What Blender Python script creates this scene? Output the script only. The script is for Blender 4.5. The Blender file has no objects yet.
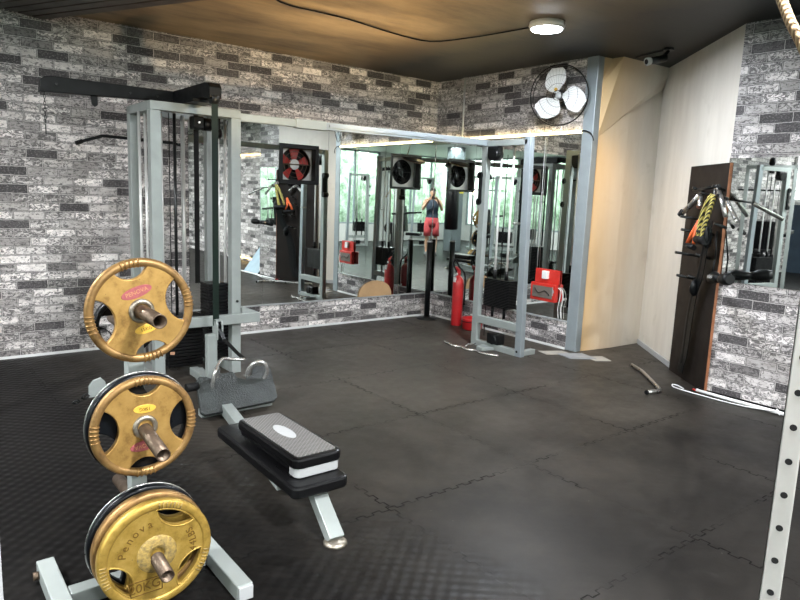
import bpy, bmesh, math, random
from mathutils import Vector, Matrix
random.seed(7)
PI = math.pi
COL = bpy.context.scene.collection

# ------------------------------------------------------------------ helpers
def basis(d):
    d = d.normalized()
    a = Vector((0, 0, 1)) if abs(d.z) < .9 else Vector((0, 1, 0))
    x = a.cross(d).normalized(); y = d.cross(x)
    return x, y

def origin_of(o):
    v = Vector((0, 0, 0))
    while o is not None:
        v = v + o.location; o = o.parent
    return v

def tag(o, label=None, cat=None, group=None, kind=None):
    if label: o['label'] = label
    if cat: o['category'] = cat
    if group: o['group'] = group
    if kind: o['kind'] = kind
    return o

def thing(name, label, cat, loc=(0, 0, 0), rz=0, group=None):
    o = bpy.data.objects.new(name, None); COL.objects.link(o)
    o.location = loc; o.rotation_euler = (0, 0, rz); o.empty_display_size = .1
    return tag(o, label, cat, group)

class MB:
    def __init__(s): s.v = []; s.f = []; s.sm = []
    def add(s, vs, fs, smooth=False):
        b = len(s.v); s.v += [Vector(v) for v in vs]
        s.f += [tuple(i + b for i in f) for f in fs]; s.sm += [smooth] * len(fs)
        return s
    def box(s, a, b):
        x0, x1 = sorted((a[0], b[0])); y0, y1 = sorted((a[1], b[1])); z0, z1 = sorted((a[2], b[2]))
        return s.add([(x0,y0,z0),(x1,y0,z0),(x1,y1,z0),(x0,y1,z0),(x0,y0,z1),(x1,y0,z1),(x1,y1,z1),(x0,y1,z1)],
              [(0,3,2,1),(4,5,6,7),(0,1,5,4),(1,2,6,5),(2,3,7,6),(3,0,4,7)])
    def cbox(s, c, size):
        return s.box([c[i]-size[i]/2 for i in range(3)], [c[i]+size[i]/2 for i in range(3)])
    def bar(s, p, q, w, h, up=None):          # square tube from p to q; w sideways, h along up
        p, q = Vector(p), Vector(q); d = (q - p).normalized()
        u = Vector(up) if up else (Vector((0,0,1)) if abs(d.z) < .9 else Vector((0,1,0)))
        x = d.cross(u).normalized(); u = x.cross(d).normalized()
        vs = [c + x*a*w/2 + u*b*h/2 for c in (p, q) for a, b in ((-1,-1),(1,-1),(1,1),(-1,1))]
        return s.add(vs, [(0,1,2,3),(7,6,5,4),(0,4,5,1),(1,5,6,2),(2,6,7,3),(3,7,4,0)])
    def cyl(s, p, q, r, r2=None, n=16, caps=True):
        p, q = Vector(p), Vector(q); r2 = r if r2 is None else r2
        x, y = basis(q - p)
        vs = []
        for c, rr in ((p, r), (q, r2)):
            vs += [c + (x*math.cos(2*PI*i/n) + y*math.sin(2*PI*i/n))*rr for i in range(n)]
        s.add(vs, [(i, (i+1) % n, n+(i+1) % n, n+i) for i in range(n)], True)
        if caps:
            s.add(vs[:n], [tuple(reversed(range(n)))]); s.add(vs[n:], [tuple(range(n))])
        return s
    def pipe(s, p, q, r, t, n=20):            # hollow tube with an open end
        p, q = Vector(p), Vector(q); x, y = basis(q - p); vs = []
        for c, rr in ((p, r), (q, r), (q, r-t), (p, r-t)):
            vs += [c + (x*math.cos(2*PI*i/n) + y*math.sin(2*PI*i/n))*rr for i in range(n)]
        fs = []
        for k in range(3):
            fs += [(k*n+i, k*n+(i+1) % n, (k+1)*n+(i+1) % n, (k+1)*n+i) for i in range(n)]
        return s.add(vs, fs, True)
    def tube(s, pts, r, n=10, closed=False, smooth_pts=0):
        pts = [Vector(p) for p in pts]
        if smooth_pts: pts = catmull(pts, smooth_pts, closed)
        m = len(pts); vs = []; prev = None
        for k in range(m):
            if closed: d = pts[(k+1) % m] - pts[k-1]
            else: d = pts[min(k+1, m-1)] - pts[max(k-1, 0)]
            d.normalize()
            if prev is None: x, y = basis(d)
            else:
                x = (prev - d*prev.dot(d)).normalized(); y = d.cross(x)
            prev = x
            rr = r[k] if isinstance(r, (list, tuple)) else r
            vs += [pts[k] + (x*math.cos(2*PI*i/n) + y*math.sin(2*PI*i/n))*rr for i in range(n)]
        fs = []
        for k in range(m if closed else m-1):
            a, b = k*n, ((k+1) % m)*n
            fs += [(a+i, a+(i+1) % n, b+(i+1) % n, b+i) for i in range(n)]
        s.add(vs, fs, True)
        if not closed:
            s.add(vs[:n], [tuple(reversed(range(n)))]); s.add(vs[-n:], [tuple(range(n))])
        return s
    def torus(s, c, axis, R, r, n=40, m=10, squash=1.0):
        c = Vector(c); a = Vector(axis).normalized(); x, y = basis(a); vs = []
        for i in range(n):
            t = 2*PI*i/n; d = x*math.cos(t) + y*math.sin(t)
            for j in range(m):
                u = 2*PI*j/m
                vs.append(c + d*(R + r*math.cos(u)) + a*r*squash*math.sin(u))
        return s.add(vs, [(i*m+j, ((i+1) % n)*m+j, ((i+1) % n)*m+(j+1) % m, i*m+(j+1) % m) for i in range(n) for j in range(m)], True)
    def lathe(s, c, axis, prof, n=32):        # prof: (radius, height along axis)
        c = Vector(c); a = Vector(axis).normalized(); x, y = basis(a); vs = []
        for r, h in prof:
            vs += [c + a*h + (x*math.cos(2*PI*i/n) + y*math.sin(2*PI*i/n))*r for i in range(n)]
        fs = [(k*n+i, k*n+(i+1) % n, (k+1)*n+(i+1) % n, (k+1)*n+i) for k in range(len(prof)-1) for i in range(n)]
        return s.add(vs, fs, True)
    def prism(s, poly, off):                  # planar polygon extruded by off
        poly = [Vector(p) for p in poly]; off = Vector(off); n = len(poly)
        vs = poly + [p + off for p in poly]
        return s.add(vs, [tuple(reversed(range(n))), tuple(range(n, 2*n))] + [(i, (i+1) % n, n+(i+1) % n, n+i) for i in range(n)])
    def strip(s, pts, width, t):              # flat strap: pts path, width vector, thickness
        w = Vector(width)/2
        for a, b in zip(pts[:-1], pts[1:]):
            a, b = Vector(a), Vector(b); d = (b-a).normalized(); nn = d.cross(w).normalized()*t/2
            vs = [a-w-nn, a+w-nn, a+w+nn, a-w+nn, b-w-nn, b+w-nn, b+w+nn, b-w+nn]
            s.add(vs, [(0,1,2,3),(7,6,5,4),(0,4,5,1),(1,5,6,2),(2,6,7,3),(3,7,4,0)])
        return s
    def blob(s, c, rad, n=14, m=9, jitter=0.0):
        c = Vector(c); vs = []; 
        for j in range(m+1):
            ph = PI*j/m
            for i in range(n):
                t = 2*PI*i/n; k = 1 + random.uniform(-jitter, jitter)
                vs.append(c + Vector((rad[0]*math.sin(ph)*math.cos(t), rad[1]*math.sin(ph)*math.sin(t), rad[2]*math.cos(ph)))*k)
        return s.add(vs, [(j*n+i, (j+1)*n+i, (j+1)*n+(i+1) % n, j*n+(i+1) % n) for j in range(m) for i in range(n)], True)
    def loft(s, rings, n=20, caps=True):       # rings: (cx,cy,cz,rx,ry)
        vs = []
        for cx, cy, cz, rx, ry in rings:
            vs += [(cx + rx*math.cos(2*PI*i/n), cy + ry*math.sin(2*PI*i/n), cz) for i in range(n)]
        fs = [(k*n+i, k*n+(i+1) % n, (k+1)*n+(i+1) % n, (k+1)*n+i) for k in range(len(rings)-1) for i in range(n)]
        s.add(vs, fs, True)
        if caps: s.add(vs[:n], [tuple(reversed(range(n)))]); s.add(vs[-n:], [tuple(range(n))])
        return s
    def build(s, name, mat, parent=None, local=False, bevel=0, label=None, kind=None, fixn=True):
        me = bpy.data.meshes.new(name)
        o = Vector((0,0,0)) if (local or parent is None) else origin_of(parent)
        me.from_pydata([v - o for v in s.v], [], s.f)
        me.polygons.foreach_set('use_smooth', s.sm)
        if fixn:
            bm = bmesh.new(); bm.from_mesh(me)
            bmesh.ops.remove_doubles(bm, verts=bm.verts, dist=1e-5)
            bmesh.ops.recalc_face_normals(bm, faces=bm.faces); bm.to_mesh(me); bm.free()
        me.materials.append(mat)
        ob = bpy.data.objects.new(name, me); COL.objects.link(ob); ob.parent = parent
        if bevel:
            m = ob.modifiers.new('bevel', 'BEVEL'); m.width = bevel; m.segments = 2; m.limit_method = 'ANGLE'; m.angle_limit = .7
        if label: ob['label'] = label
        if kind: ob['kind'] = kind
        return ob

def catmull(pts, k, closed=False):
    out = []; n = len(pts); rng = n if closed else n-1
    for i in range(rng):
        p0 = pts[(i-1) % n] if closed else pts[max(i-1, 0)]; p1 = pts[i]; p2 = pts[(i+1) % n]
        p3 = pts[(i+2) % n] if closed else pts[min(i+2, n-1)]
        for j in range(k):
            t = j/k
            out.append(.5*((2*p1) + (p2-p0)*t + (2*p0-5*p1+4*p2-p3)*t*t + (3*p1-p0-3*p2+p3)*t**3))
    if not closed: out.append(pts[-1])
    return out

def copy_tree(o, parent=None):
    c = o.copy(); COL.objects.link(c); c.parent = parent
    for ch in [x for x in kids.get(o.name, [])]: copy_tree(ch, c)
    return c
kids = {}
def index_kids():
    kids.clear()
    for o in bpy.data.objects:
        if o.parent: kids.setdefault(o.parent.name, []).append(o)

def curve_mesh(polys, depth, bevel=0.0):
    """closed 2D outlines (first outer, rest holes) -> filled extruded mesh in XY, thickness +-depth"""
    cu = bpy.data.curves.new('c', 'CURVE'); cu.dimensions = '2D'; cu.fill_mode = 'BOTH'
    cu.extrude = depth; cu.bevel_depth = bevel; cu.bevel_resolution = 1; cu.offset = -bevel
    for poly in polys:
        sp = cu.splines.new('POLY'); sp.points.add(len(poly)-1); sp.use_cyclic_u = True
        for p, (x, y) in zip(sp.points, poly): p.co = (x, y, 0, 1)
    return obj_to_mesh(cu)
def text_mesh(txt, size, depth=.0008):
    cu = bpy.data.curves.new('t', 'FONT'); cu.body = txt; cu.size = size; cu.extrude = depth
    cu.align_x = 'CENTER'; cu.align_y = 'CENTER'
    return obj_to_mesh(cu)
def obj_to_mesh(cu):
    tmp = bpy.data.objects.new('tmp', cu); COL.objects.link(tmp)
    dg = bpy.context.evaluated_depsgraph_get(); dg.update()
    me = bpy.data.meshes.new_from_object(tmp.evaluated_get(dg))
    bpy.data.objects.remove(tmp); bpy.data.curves.remove(cu)
    return me
def link_mesh(name, me, mat, parent, M=None, label=None):
    if M is not None: me.transform(M)
    me.materials.clear(); me.materials.append(mat)
    ob = bpy.data.objects.new(name, me); COL.objects.link(ob); ob.parent = parent
    if label: ob['label'] = label
    return ob
def join_text(items, name, mat, parent):
    """items: (text, size, Matrix) joined in one lettering mesh"""
    bm = bmesh.new()
    for t, s, M in items:
        me = text_mesh(t, s); me.transform(M); bm.from_mesh(me)
    me = bpy.data.meshes.new(name); bm.to_mesh(me); bm.free()
    return link_mesh(name, me, mat, parent)

# ------------------------------------------------------------------ materials
def newmat(name):
    m = bpy.data.materials.new(name); m.use_nodes = True
    nt = m.node_tree; b = nt.nodes['Principled BSDF']
    return m, nt, b
class G:
    """small node-graph helper"""
    def __init__(s, nt): s.nt = nt
    def n(s, typ, ins=None, **kw):
        nd = s.nt.nodes.new(typ)
        for k, v in kw.items(): setattr(nd, k, v)
        for k, v in (ins or {}).items():
            if isinstance(v, bpy.types.NodeSocket): s.nt.links.new(v, nd.inputs[k])
            else: nd.inputs[k].default_value = v
        return nd
    def m(s, op, a, b=0.0, c=0.0, clamp=False):
        return s.n('ShaderNodeMath', {0: a, 1: b, 2: c}, operation=op, use_clamp=clamp).outputs[0]
    def mix(s, f, a, b, blend='MIX'):
        nd = s.n('ShaderNodeMix', data_type='RGBA', blend_type=blend)
        for i, v in ((0, f), (6, a), (7, b)):
            if isinstance(v, bpy.types.NodeSocket): s.nt.links.new(v, nd.inputs[i])
            else: nd.inputs[i].default_value = v
        return nd.outputs[2]
    def ramp(s, f, stops, interp='LINEAR'):
        nd = s.n('ShaderNodeValToRGB', {0: f}); cr = nd.color_ramp; cr.interpolation = interp
        while len(cr.elements) < len(stops): cr.elements.new(.5)
        for e, (p, c) in zip(cr.elements, stops):
            e.position = p; e.color = c if len(c) == 4 else (*c, 1)
        return nd.outputs[0]
def L(*c): return (*c, 1)

def paint(name, col, rough=.5, metal=0.0, var=.15, nscale=12, bump=0.0, col2=None, spec=.5, coat=0, bscale=None):
    m, nt, b = newmat(name); g = G(nt)
    tc = g.n('ShaderNodeTexCoord').outputs['Object']
    no = g.n('ShaderNodeTexNoise', {'Vector': tc, 'Scale': nscale, 'Detail': 5.0, 'Roughness': .6}).outputs[0]
    c2 = col2 or tuple(max(0, c*(1-var*2)) for c in col)
    cr = g.ramp(no, [(.3, c2), (.7, col)])
    nt.links.new(cr, b.inputs['Base Color'])
    b.inputs['Roughness'].default_value = rough; b.inputs['Metallic'].default_value = metal
    b.inputs['Specular IOR Level'].default_value = spec
    rr = g.ramp(no, [(.2, (min(1, rough*1.25),)*3), (.8, (rough*.8,)*3)]); nt.links.new(rr, b.inputs['Roughness'])
    if coat: b.inputs['Coat Weight'].default_value = coat
    if bump:
        n2 = g.n('ShaderNodeTexNoise', {'Vector': tc, 'Scale': bscale or nscale*6, 'Detail': 4.0}).outputs[0]
        bp = g.n('ShaderNodeBump', {'Height': n2, 'Strength': bump, 'Distance': .003}).outputs[0]
        nt.links.new(bp, b.inputs['Normal'])
    return m
def emis(name, col, st):
    m, nt, b = newmat(name)
    b.inputs['Base Color'].default_value = (*col, 1); b.inputs['Emission Color'].default_value = (*col, 1)
    b.inputs['Emission Strength'].default_value = st
    return m

def brick_mat(name, axis, light=1.0, warm=0.0):
    m, nt, b = newmat(name); g = G(nt)
    tc = g.n('ShaderNodeTexCoord').outputs['Object']
    sp = g.n('ShaderNodeSeparateXYZ', {0: tc})
    vec = g.n('ShaderNodeCombineXYZ', {0: sp.outputs[axis], 1: sp.outputs[2], 2: 0.0}).outputs[0]
    # ragged brick edges
    wob = g.n('ShaderNodeTexNoise', {'Vector': vec, 'Scale': 28.0, 'Detail': 2.0})
    wv = g.n('ShaderNodeVectorMath', {0: wob.outputs['Color'], 1: (.5, .5, .5)}, operation='SUBTRACT').outputs[0]
    wv = g.n('ShaderNodeVectorMath', {0: wv, 'Scale': .010}, operation='SCALE').outputs[0]
    v2 = g.n('ShaderNodeVectorMath', {0: vec, 1: wv}, operation='ADD').outputs[0]
    def bt(c1, c2, ms):
        return g.n('ShaderNodeTexBrick', {'Vector': v2, 'Color1': c1, 'Color2': c2, 'Mortar': L(.5,.5,.5), 'Scale': 1.0,
              'Mortar Size': ms, 'Mortar Smooth': .25, 'Brick Width': .235, 'Row Height': .0735}, offset=.5, squash=1.0)
    br = bt(L(0,0,0), L(1,1,1), .0035)
    rnd = br.outputs[0]; fac = br.outputs[1]
    edge = bt(L(0,0,0), L(1,1,1), .0085).outputs[1]          # printed dark outline just inside each brick
    base = g.ramp(rnd, [(0, (.045,.043,.044)), (.20, (.11,.106,.107)), (.25, (.36,.35,.34)), (.6, (.60,.585,.57)), (1, (.84,.82,.80))])
    st = g.n('ShaderNodeVectorMath', {0: vec, 1: (1, 1.7, 1)}, operation='MULTIPLY').outputs[0]
    n1 = g.n('ShaderNodeTexNoise', {'Vector': st, 'Scale': 26.0, 'Detail': 6.0, 'Roughness': .75, 'Distortion': 1.2}).outputs[0]
    rsh = g.m('MULTIPLY', g.m('SUBTRACT', g.m('FRACT', g.m('MULTIPLY', rnd, 7.3)), .5), .10)   # each brick more or less blotched
    dark = g.ramp(g.m('ADD', n1, rsh), [(.445, (1,1,1)), (.52, (0,0,0))])
    n2 = g.n('ShaderNodeTexNoise', {'Vector': st, 'Scale': 11.0, 'Detail': 4.0, 'Roughness': .6}).outputs[0]
    c = g.mix(g.ramp(n2, [(.35, (.45,.45,.45)), (.62, (0,0,0))]), base, g.mix(1.0, base, L(.45,.43,.42), 'MULTIPLY'))
    c = g.mix(g.m('MULTIPLY', dark, .84), c, L(.042,.040,.042))
    drk = g.ramp(rnd, [(.20, (1,1,1)), (.25, (0,0,0))])
    n5 = g.n('ShaderNodeTexNoise', {'Vector': vec, 'Scale': 70.0, 'Detail': 4.0, 'Roughness': .7}).outputs[0]
    c = g.mix(g.m('MULTIPLY', drk, g.ramp(n5, [(.52, (0,0,0)), (.62, (.55,.55,.55))])), c, L(.24,.23,.23))
    n3 = g.n('ShaderNodeTexNoise', {'Vector': vec, 'Scale': 60.0, 'Detail': 3.0, 'Roughness': .7}).outputs[0]
    en = g.m('MULTIPLY', g.m('MULTIPLY', edge, g.ramp(n3, [(.30, (0,0,0)), (.42, (1,1,1))])), .85)
    c = g.mix(en, c, L(.05,.048,.05))
    mort = g.mix(g.ramp(n1, [(.35, (0,0,0)), (.6, (1,1,1))]), L(.22,.215,.21), L(.46,.45,.43))
    c = g.mix(fac, c, mort)
    big = g.n('ShaderNodeTexNoise', {'Vector': vec, 'Scale': 1.3, 'Detail': 2.0}).outputs[0]
    tint = g.ramp(big, [(.3, (.92*light, .89*light, (.90-warm)*light)), (.7, (1.0*light, .965*light, (.985-warm)*light))])
    c = g.mix(1.0, c, tint, 'MULTIPLY')
    nt.links.new(c, b.inputs['Base Color'])
    b.inputs['Roughness'].default_value = .55; b.inputs['Specular IOR Level'].default_value = .3
    h = g.m('SUBTRACT', g.m('MULTIPLY', n1, .3), fac)
    nt.links.new(g.n('ShaderNodeBump', {'Height': h, 'Strength': .25, 'Distance': .004}).outputs[0], b.inputs['Normal'])
    return m

def floor_mat():
    m, nt, b = newmat('rubber_mat_floor'); g = G(nt)
    tc = g.n('ShaderNodeTexCoord').outputs['Object']
    sp = g.n('ShaderNodeSeparateXYZ', {0: tc}); x, y = sp.outputs[0], sp.outputs[1]
    def seam(u, v, off):
        # jigsaw square wave across the joint
        fr = g.m('FRACT', g.m('MULTIPLY', v, 11.0))
        sq = g.m('MULTIPLY', g.m('SUBTRACT', g.m('GREATER_THAN', fr, .5), .5), .022)
        uu = g.m('ADD', g.m('ADD', u, off), sq)
        d = g.m('ABSOLUTE', g.m('SUBTRACT', g.m('FRACT', uu), .5))
        line = g.m('LESS_THAN', d, .0038)
        d0 = g.m('ABSOLUTE', g.m('SUBTRACT', g.m('FRACT', g.m('ADD', u, off)), .5))
        fr2 = g.m('ABSOLUTE', g.m('SUBTRACT', g.m('FRACT', g.m('MULTIPLY', v, 22.0)), .5))
        cross = g.m('MULTIPLY', g.m('LESS_THAN', d0, .0125), g.m('GREATER_THAN', fr2, .43))
        return g.m('MAXIMUM', line, cross)
    s = g.m('MAXIMUM', seam(x, y, .5-.83), seam(y, x, .5-.34))
    brk = g.n('ShaderNodeTexNoise', {'Vector': tc, 'Scale': 2.3, 'Detail': 3.0}).outputs[0]
    s = g.m('MULTIPLY', s, g.ramp(brk, [(.44, (.12,.12,.12)), (.56, (.9,.9,.9))]))
    # oval dimples
    vs = g.n('ShaderNodeVectorMath', {0: tc, 1: (1, 1.0, 0)}, operation='MULTIPLY').outputs[0]
    dx = g.m('SINE', g.m('MULTIPLY', x, 2*PI/.076)); dy = g.m('SINE', g.m('MULTIPLY', y, 2*PI/.066))
    dim = g.m('MULTIPLY', dx, dy)
    dust_and_sheen_noise = g.n('ShaderNodeTexNoise', {'Vector': tc, 'Scale': 1.1, 'Detail': 8.0, 'Roughness': .65}).outputs[0]
    fine = g.n('ShaderNodeTexNoise', {'Vector': tc, 'Scale': 9.0, 'Detail': 8.0, 'Roughness': .7}).outputs[0]
    worn = g.n('ShaderNodeMapRange', {0: g.m('ADD', x, g.m('MULTIPLY', y, .12)), 1: 1.45, 2: 2.2}).outputs[0]      # scuffed area on the walked side, also masking the painted sheen
    c = g.ramp(dust_and_sheen_noise, [(.3, (.0035,.0034,.0036)), (.7, (.009,.0085,.008))])
    c = g.mix(g.m('MULTIPLY', g.ramp(fine, [(.45, (0,0,0)), (.75, (1,1,1))]), .4), c, L(.020,.018,.016))
    yy = g.n('ShaderNodeMapRange', {0: g.m('ADD', y, g.m('MULTIPLY', g.m('SUBTRACT', dust_and_sheen_noise, .5), 2.5)), 1: 1.6, 2: 3.6}).outputs[0]
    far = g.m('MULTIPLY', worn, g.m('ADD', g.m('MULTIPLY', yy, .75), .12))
    c = g.mix(far, c, g.ramp(dust_and_sheen_noise, [(.35, (.036,.0315,.026)), (.65, (.066,.057,.047))]))  # tan paints the grazing wall and mirror sheen into the far mats
    spk = g.n('ShaderNodeTexVoronoi', {'Vector': tc, 'Scale': 9.0, 'Randomness': 1.0}).outputs[0]
    c = g.mix(g.m('MULTIPLY', g.m('LESS_THAN', spk, .022), .35), c, L(.3,.28,.25))
    c = g.mix(s, c, L(.004,.004,.004))
    nt.links.new(c, b.inputs['Base Color'])
    r = g.ramp(fine, [(.3, (.36,)*3), (.7, (.52,)*3)])
    nt.links.new(r, b.inputs['Roughness'])
    nt.links.new(g.m('MULTIPLY', g.m('ADD', .07, g.m('MULTIPLY', worn, .09)), g.m('SUBTRACT', 1.0, g.m('MULTIPLY', s, .9))), b.inputs['Specular IOR Level'])
    k = g.m('ADD', g.m('MULTIPLY', g.m('SUBTRACT', 1.0, worn), .45), .010)
    h = g.m('ADD', g.m('MULTIPLY', dim, k), g.m('MULTIPLY', fine, .18))
    h = g.m('SUBTRACT', h, g.m('MULTIPLY', s, 1.5))
    nt.links.new(g.n('ShaderNodeBump', {'Height': h, 'Strength': 1.0, 'Distance': .0045}).outputs[0], b.inputs['Normal'])
    return m

def ceiling_mat():
    m, nt, b = newmat('dark_ceiling'); g = G(nt)
    tc = g.n('ShaderNodeTexCoord').outputs['Object']
    st = g.n('ShaderNodeVectorMath', {0: tc, 1: (.5, 1.5, 1)}, operation='MULTIPLY').outputs[0]
    n1 = g.n('ShaderNodeTexNoise', {'Vector': st, 'Scale': 2.2, 'Detail': 8.0, 'Roughness': .65}).outputs[0]
    c = g.ramp(n1, [(.3, (.10,.070,.038)), (.7, (.34,.245,.135))])
    x = g.n('ShaderNodeSeparateXYZ', {0: tc}).outputs[0]
    xx = g.m('ADD', x, g.m('MULTIPLY', g.m('SUBTRACT', n1, .5), .8))
    blk = g.n('ShaderNodeMapRange', {0: xx, 1: 3.7, 2: 4.5}).outputs[0]          # blends to black towards the stairs
    c = g.mix(blk, c, L(.007,.007,.0068))
    yv = g.n('ShaderNodeSeparateXYZ', {0: tc}).outputs[1]
    hall = g.m('MAXIMUM', g.m('LESS_THAN', x, -1.0), g.m('LESS_THAN', yv, -1.3))     # the hall behind has a pale ceiling
    c = g.mix(hall, c, L(.62,.61,.57))
    nt.links.new(c, b.inputs['Base Color']); b.inputs['Roughness'].default_value = .48
    b.inputs['Specular IOR Level'].default_value = .35
    nt.links.new(g.n('ShaderNodeBump', {'Height': n1, 'Strength': .3, 'Distance': .01}).outputs[0], b.inputs['Normal'])
    return m

def plaster_mat():
    m, nt, b = newmat('cream_plaster'); g = G(nt)
    tc = g.n('ShaderNodeTexCoord').outputs['Object']
    st = g.n('ShaderNodeVectorMath', {0: tc, 1: (3, 3, .6)}, operation='MULTIPLY').outputs[0]
    n1 = g.n('ShaderNodeTexNoise', {'Vector': st, 'Scale': 2.0, 'Detail': 7.0, 'Roughness': .6}).outputs[0]
    c = g.ramp(n1, [(.3, (.55,.51,.45)), (.65, (.64,.60,.535))])
    v = g.n('ShaderNodeTexNoise', {'Vector': tc, 'Scale': 6.0, 'Detail': 4.0}).outputs[0]
    c = g.mix(g.m('MULTIPLY', g.ramp(v, [(.62, (0,0,0)), (.72, (1,1,1))]), .25), c, L(.40,.36,.30))
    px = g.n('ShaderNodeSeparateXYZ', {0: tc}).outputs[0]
    glow = g.ramp(g.n('ShaderNodeMapRange', {0: g.m('ADD', px, g.m('MULTIPLY', n1, .15)), 1: 5.50, 2: 6.25}).outputs[0], [(0, (1,1,1)), (1, (0,0,0))])  # warm glow beside the end post painted into the plaster colour
    c = g.mix(g.m('MULTIPLY', glow, g.m('LESS_THAN', 3.7, g.n('ShaderNodeSeparateXYZ', {0: tc}).outputs[1])), c, L(.60,.40,.19))
    nt.links.new(c, b.inputs['Base Color']); b.inputs['Roughness'].default_value = .75
    nt.links.new(g.n('ShaderNodeBump', {'Height': v, 'Strength': .15, 'Distance': .01}).outputs[0], b.inputs['Normal'])
    return m

def mirror_mat():
    m, nt, b = newmat('mirror_glass')
    b.inputs['Base Color'].default_value = (.80, .84, .82, 1); b.inputs['Metallic'].default_value = 1
    b.inputs['Roughness'].default_value = .012
    return m
def gold_mat(name='worn_gold_paint', lo=(.20,.105,.03), mid=(.42,.245,.07), hi=(.52,.32,.10)):
    m, nt, b = newmat(name); g = G(nt)
    tc = g.n('ShaderNodeTexCoord').outputs['Object']
    n1 = g.n('ShaderNodeTexNoise', {'Vector': tc, 'Scale': 22.0, 'Detail': 7.0, 'Roughness': .65}).outputs[0]
    c = g.ramp(n1, [(.28, lo), (.48, mid), (.75, hi)])
    n2 = g.n('ShaderNodeTexNoise', {'Vector': tc, 'Scale': 90.0, 'Detail': 3.0}).outputs[0]
    c = g.mix(g.ramp(n2, [(.68, (0,0,0)), (.74, (.6,.6,.6))]), c, L(.14,.08,.03))
    nt.links.new(c, b.inputs['Base Color']); b.inputs['Metallic'].default_value = .55
    b.inputs['Roughness'].default_value = .42
    nt.links.new(g.n('ShaderNodeBump', {'Height': n1, 'Strength': .3, 'Distance': .002}).outputs[0], b.inputs['Normal'])
    return m
def diamond_mat():
    m, nt, b = newmat('diamond_tread_grey'); g = G(nt)
    tc = g.n('ShaderNodeTexCoord').outputs['Object']
    sp = g.n('ShaderNodeSeparateXYZ', {0: tc}); x, y = sp.outputs[0], sp.outputs[1]
    u = g.m('SINE', g.m('MULTIPLY', g.m('ADD', x, y), 2*PI/.022)); v = g.m('SINE', g.m('MULTIPLY', g.m('SUBTRACT', x, y), 2*PI/.022))
    h = g.m('MAXIMUM', u, v)
    c = g.ramp(h, [(.6, (.13,.125,.12)), (.95, (.27,.265,.26))])
    nt.links.new(c, b.inputs['Base Color']); b.inputs['Roughness'].default_value = .28; b.inputs['Metallic'].default_value = .25
    nt.links.new(g.n('ShaderNodeBump', {'Height': h, 'Strength': .6, 'Distance': .002}).outputs[0], b.inputs['Normal'])
    return m
def tread_plate_mat():
    m, nt, b = newmat('rubber_foot_plate'); g = G(nt)
    tc = g.n('ShaderNodeTexCoord').outputs['Object']
    vo = g.n('ShaderNodeTexVoronoi', {'Vector': tc, 'Scale': 95.0}).outputs[0]
    no = g.n('ShaderNodeTexNoise', {'Vector': tc, 'Scale': 9.0, 'Detail': 3.0}).outputs[0]
    c = g.ramp(no, [(.35, (.014,.018,.0175)), (.7, (.028,.034,.033))])
    nt.links.new(c, b.inputs['Base Color']); b.inputs['Roughness'].default_value = .5
    nt.links.new(g.n('ShaderNodeBump', {'Height': vo, 'Strength': .7, 'Distance': .004}).outputs[0], b.inputs['Normal'])
    return m
def rope_mat(name, c1, c2, f=60):
    m, nt, b = newmat(name); g = G(nt)
    tc = g.n('ShaderNodeTexCoord').outputs['Object']
    w = g.n('ShaderNodeTexWave', {'Vector': tc, 'Scale': f, 'Distortion': .5}, bands_direction='DIAGONAL').outputs[0]
    c = g.ramp(w, [(.40, c1), (.55, c2)])
    nt.links.new(c, b.inputs['Base Color']); b.inputs['Roughness'].default_value = .8
    nt.links.new(g.n('ShaderNodeBump', {'Height': w, 'Strength': .6, 'Distance': .004}).outputs[0], b.inputs['Normal'])
    return m
def glass_mat():
    m, nt, b = newmat('window_glass'); g = G(nt)
    tr = g.n('ShaderNodeBsdfTransparent', {0: L(.93,.97,.95)}).outputs[0]
    gl = g.n('ShaderNodeBsdfGlossy', {0: L(1,1,1), 1: .02}).outputs[0]
    mx = g.n('ShaderNodeMixShader', {0: .07, 1: tr, 2: gl}).outputs[0]
    nt.links.new(mx, nt.nodes['Material Output'].inputs[0]); nt.nodes.remove(b)
    return m
def leaf_mat():
    m, nt, b = newmat('garden_leaves'); g = G(nt)
    tc = g.n('ShaderNodeTexCoord').outputs['Object']
    n1 = g.n('ShaderNodeTexNoise', {'Vector': tc, 'Scale': 3.5, 'Detail': 9.0, 'Roughness': .75}).outputs[0]
    c = g.ramp(n1, [(.36, (.12,.20,.11)), (.48, (.40,.52,.36)), (.6, (.80,.88,.76))])
    nt.links.new(c, b.inputs['Base Color']); b.inputs['Roughness'].default_value = .7
    return m

M = {}
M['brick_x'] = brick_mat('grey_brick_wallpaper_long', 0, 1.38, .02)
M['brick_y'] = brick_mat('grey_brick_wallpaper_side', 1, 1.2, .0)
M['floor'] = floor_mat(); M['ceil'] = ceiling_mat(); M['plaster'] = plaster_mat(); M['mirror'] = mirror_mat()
M['gold'] = gold_mat(); M['gold_rim'] = gold_mat('tarnished_gold_rim', (.11,.06,.025), (.27,.155,.055), (.38,.23,.08)); M['gold_yellow'] = gold_mat('yellow_gold_paint', (.22,.135,.025), (.43,.275,.055), (.56,.375,.10)); M['diamond'] = diamond_mat(); M['tread'] = tread_plate_mat()
M['silver'] = paint('silver_grey_paint', (.35,.385,.372), .34, .25, .08, 6, .05)
M['blue_silver'] = paint('bluish_grey_paint', (.29,.33,.35), .38, .25, .08, 6)
M['black'] = paint('black_powder_coat', (.0045,.0055,.006), .42, 0, .2, 20, .1, spec=.22)
M['plastic'] = paint('black_plastic', (.004,.004,.0045), .33, 0, .2, 10, spec=.22)
M['rubber'] = paint('black_rubber', (.006,.006,.0065), .6, 0, .2, 30, .3, spec=.22)
M['darksteel'] = paint('dark_steel', (.03,.032,.032), .3, .6, .2, 14)
M['stack'] = paint('black_weight_iron', (.005,.005,.0055), .45, .2, .2, 16, .2, spec=.22)
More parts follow.
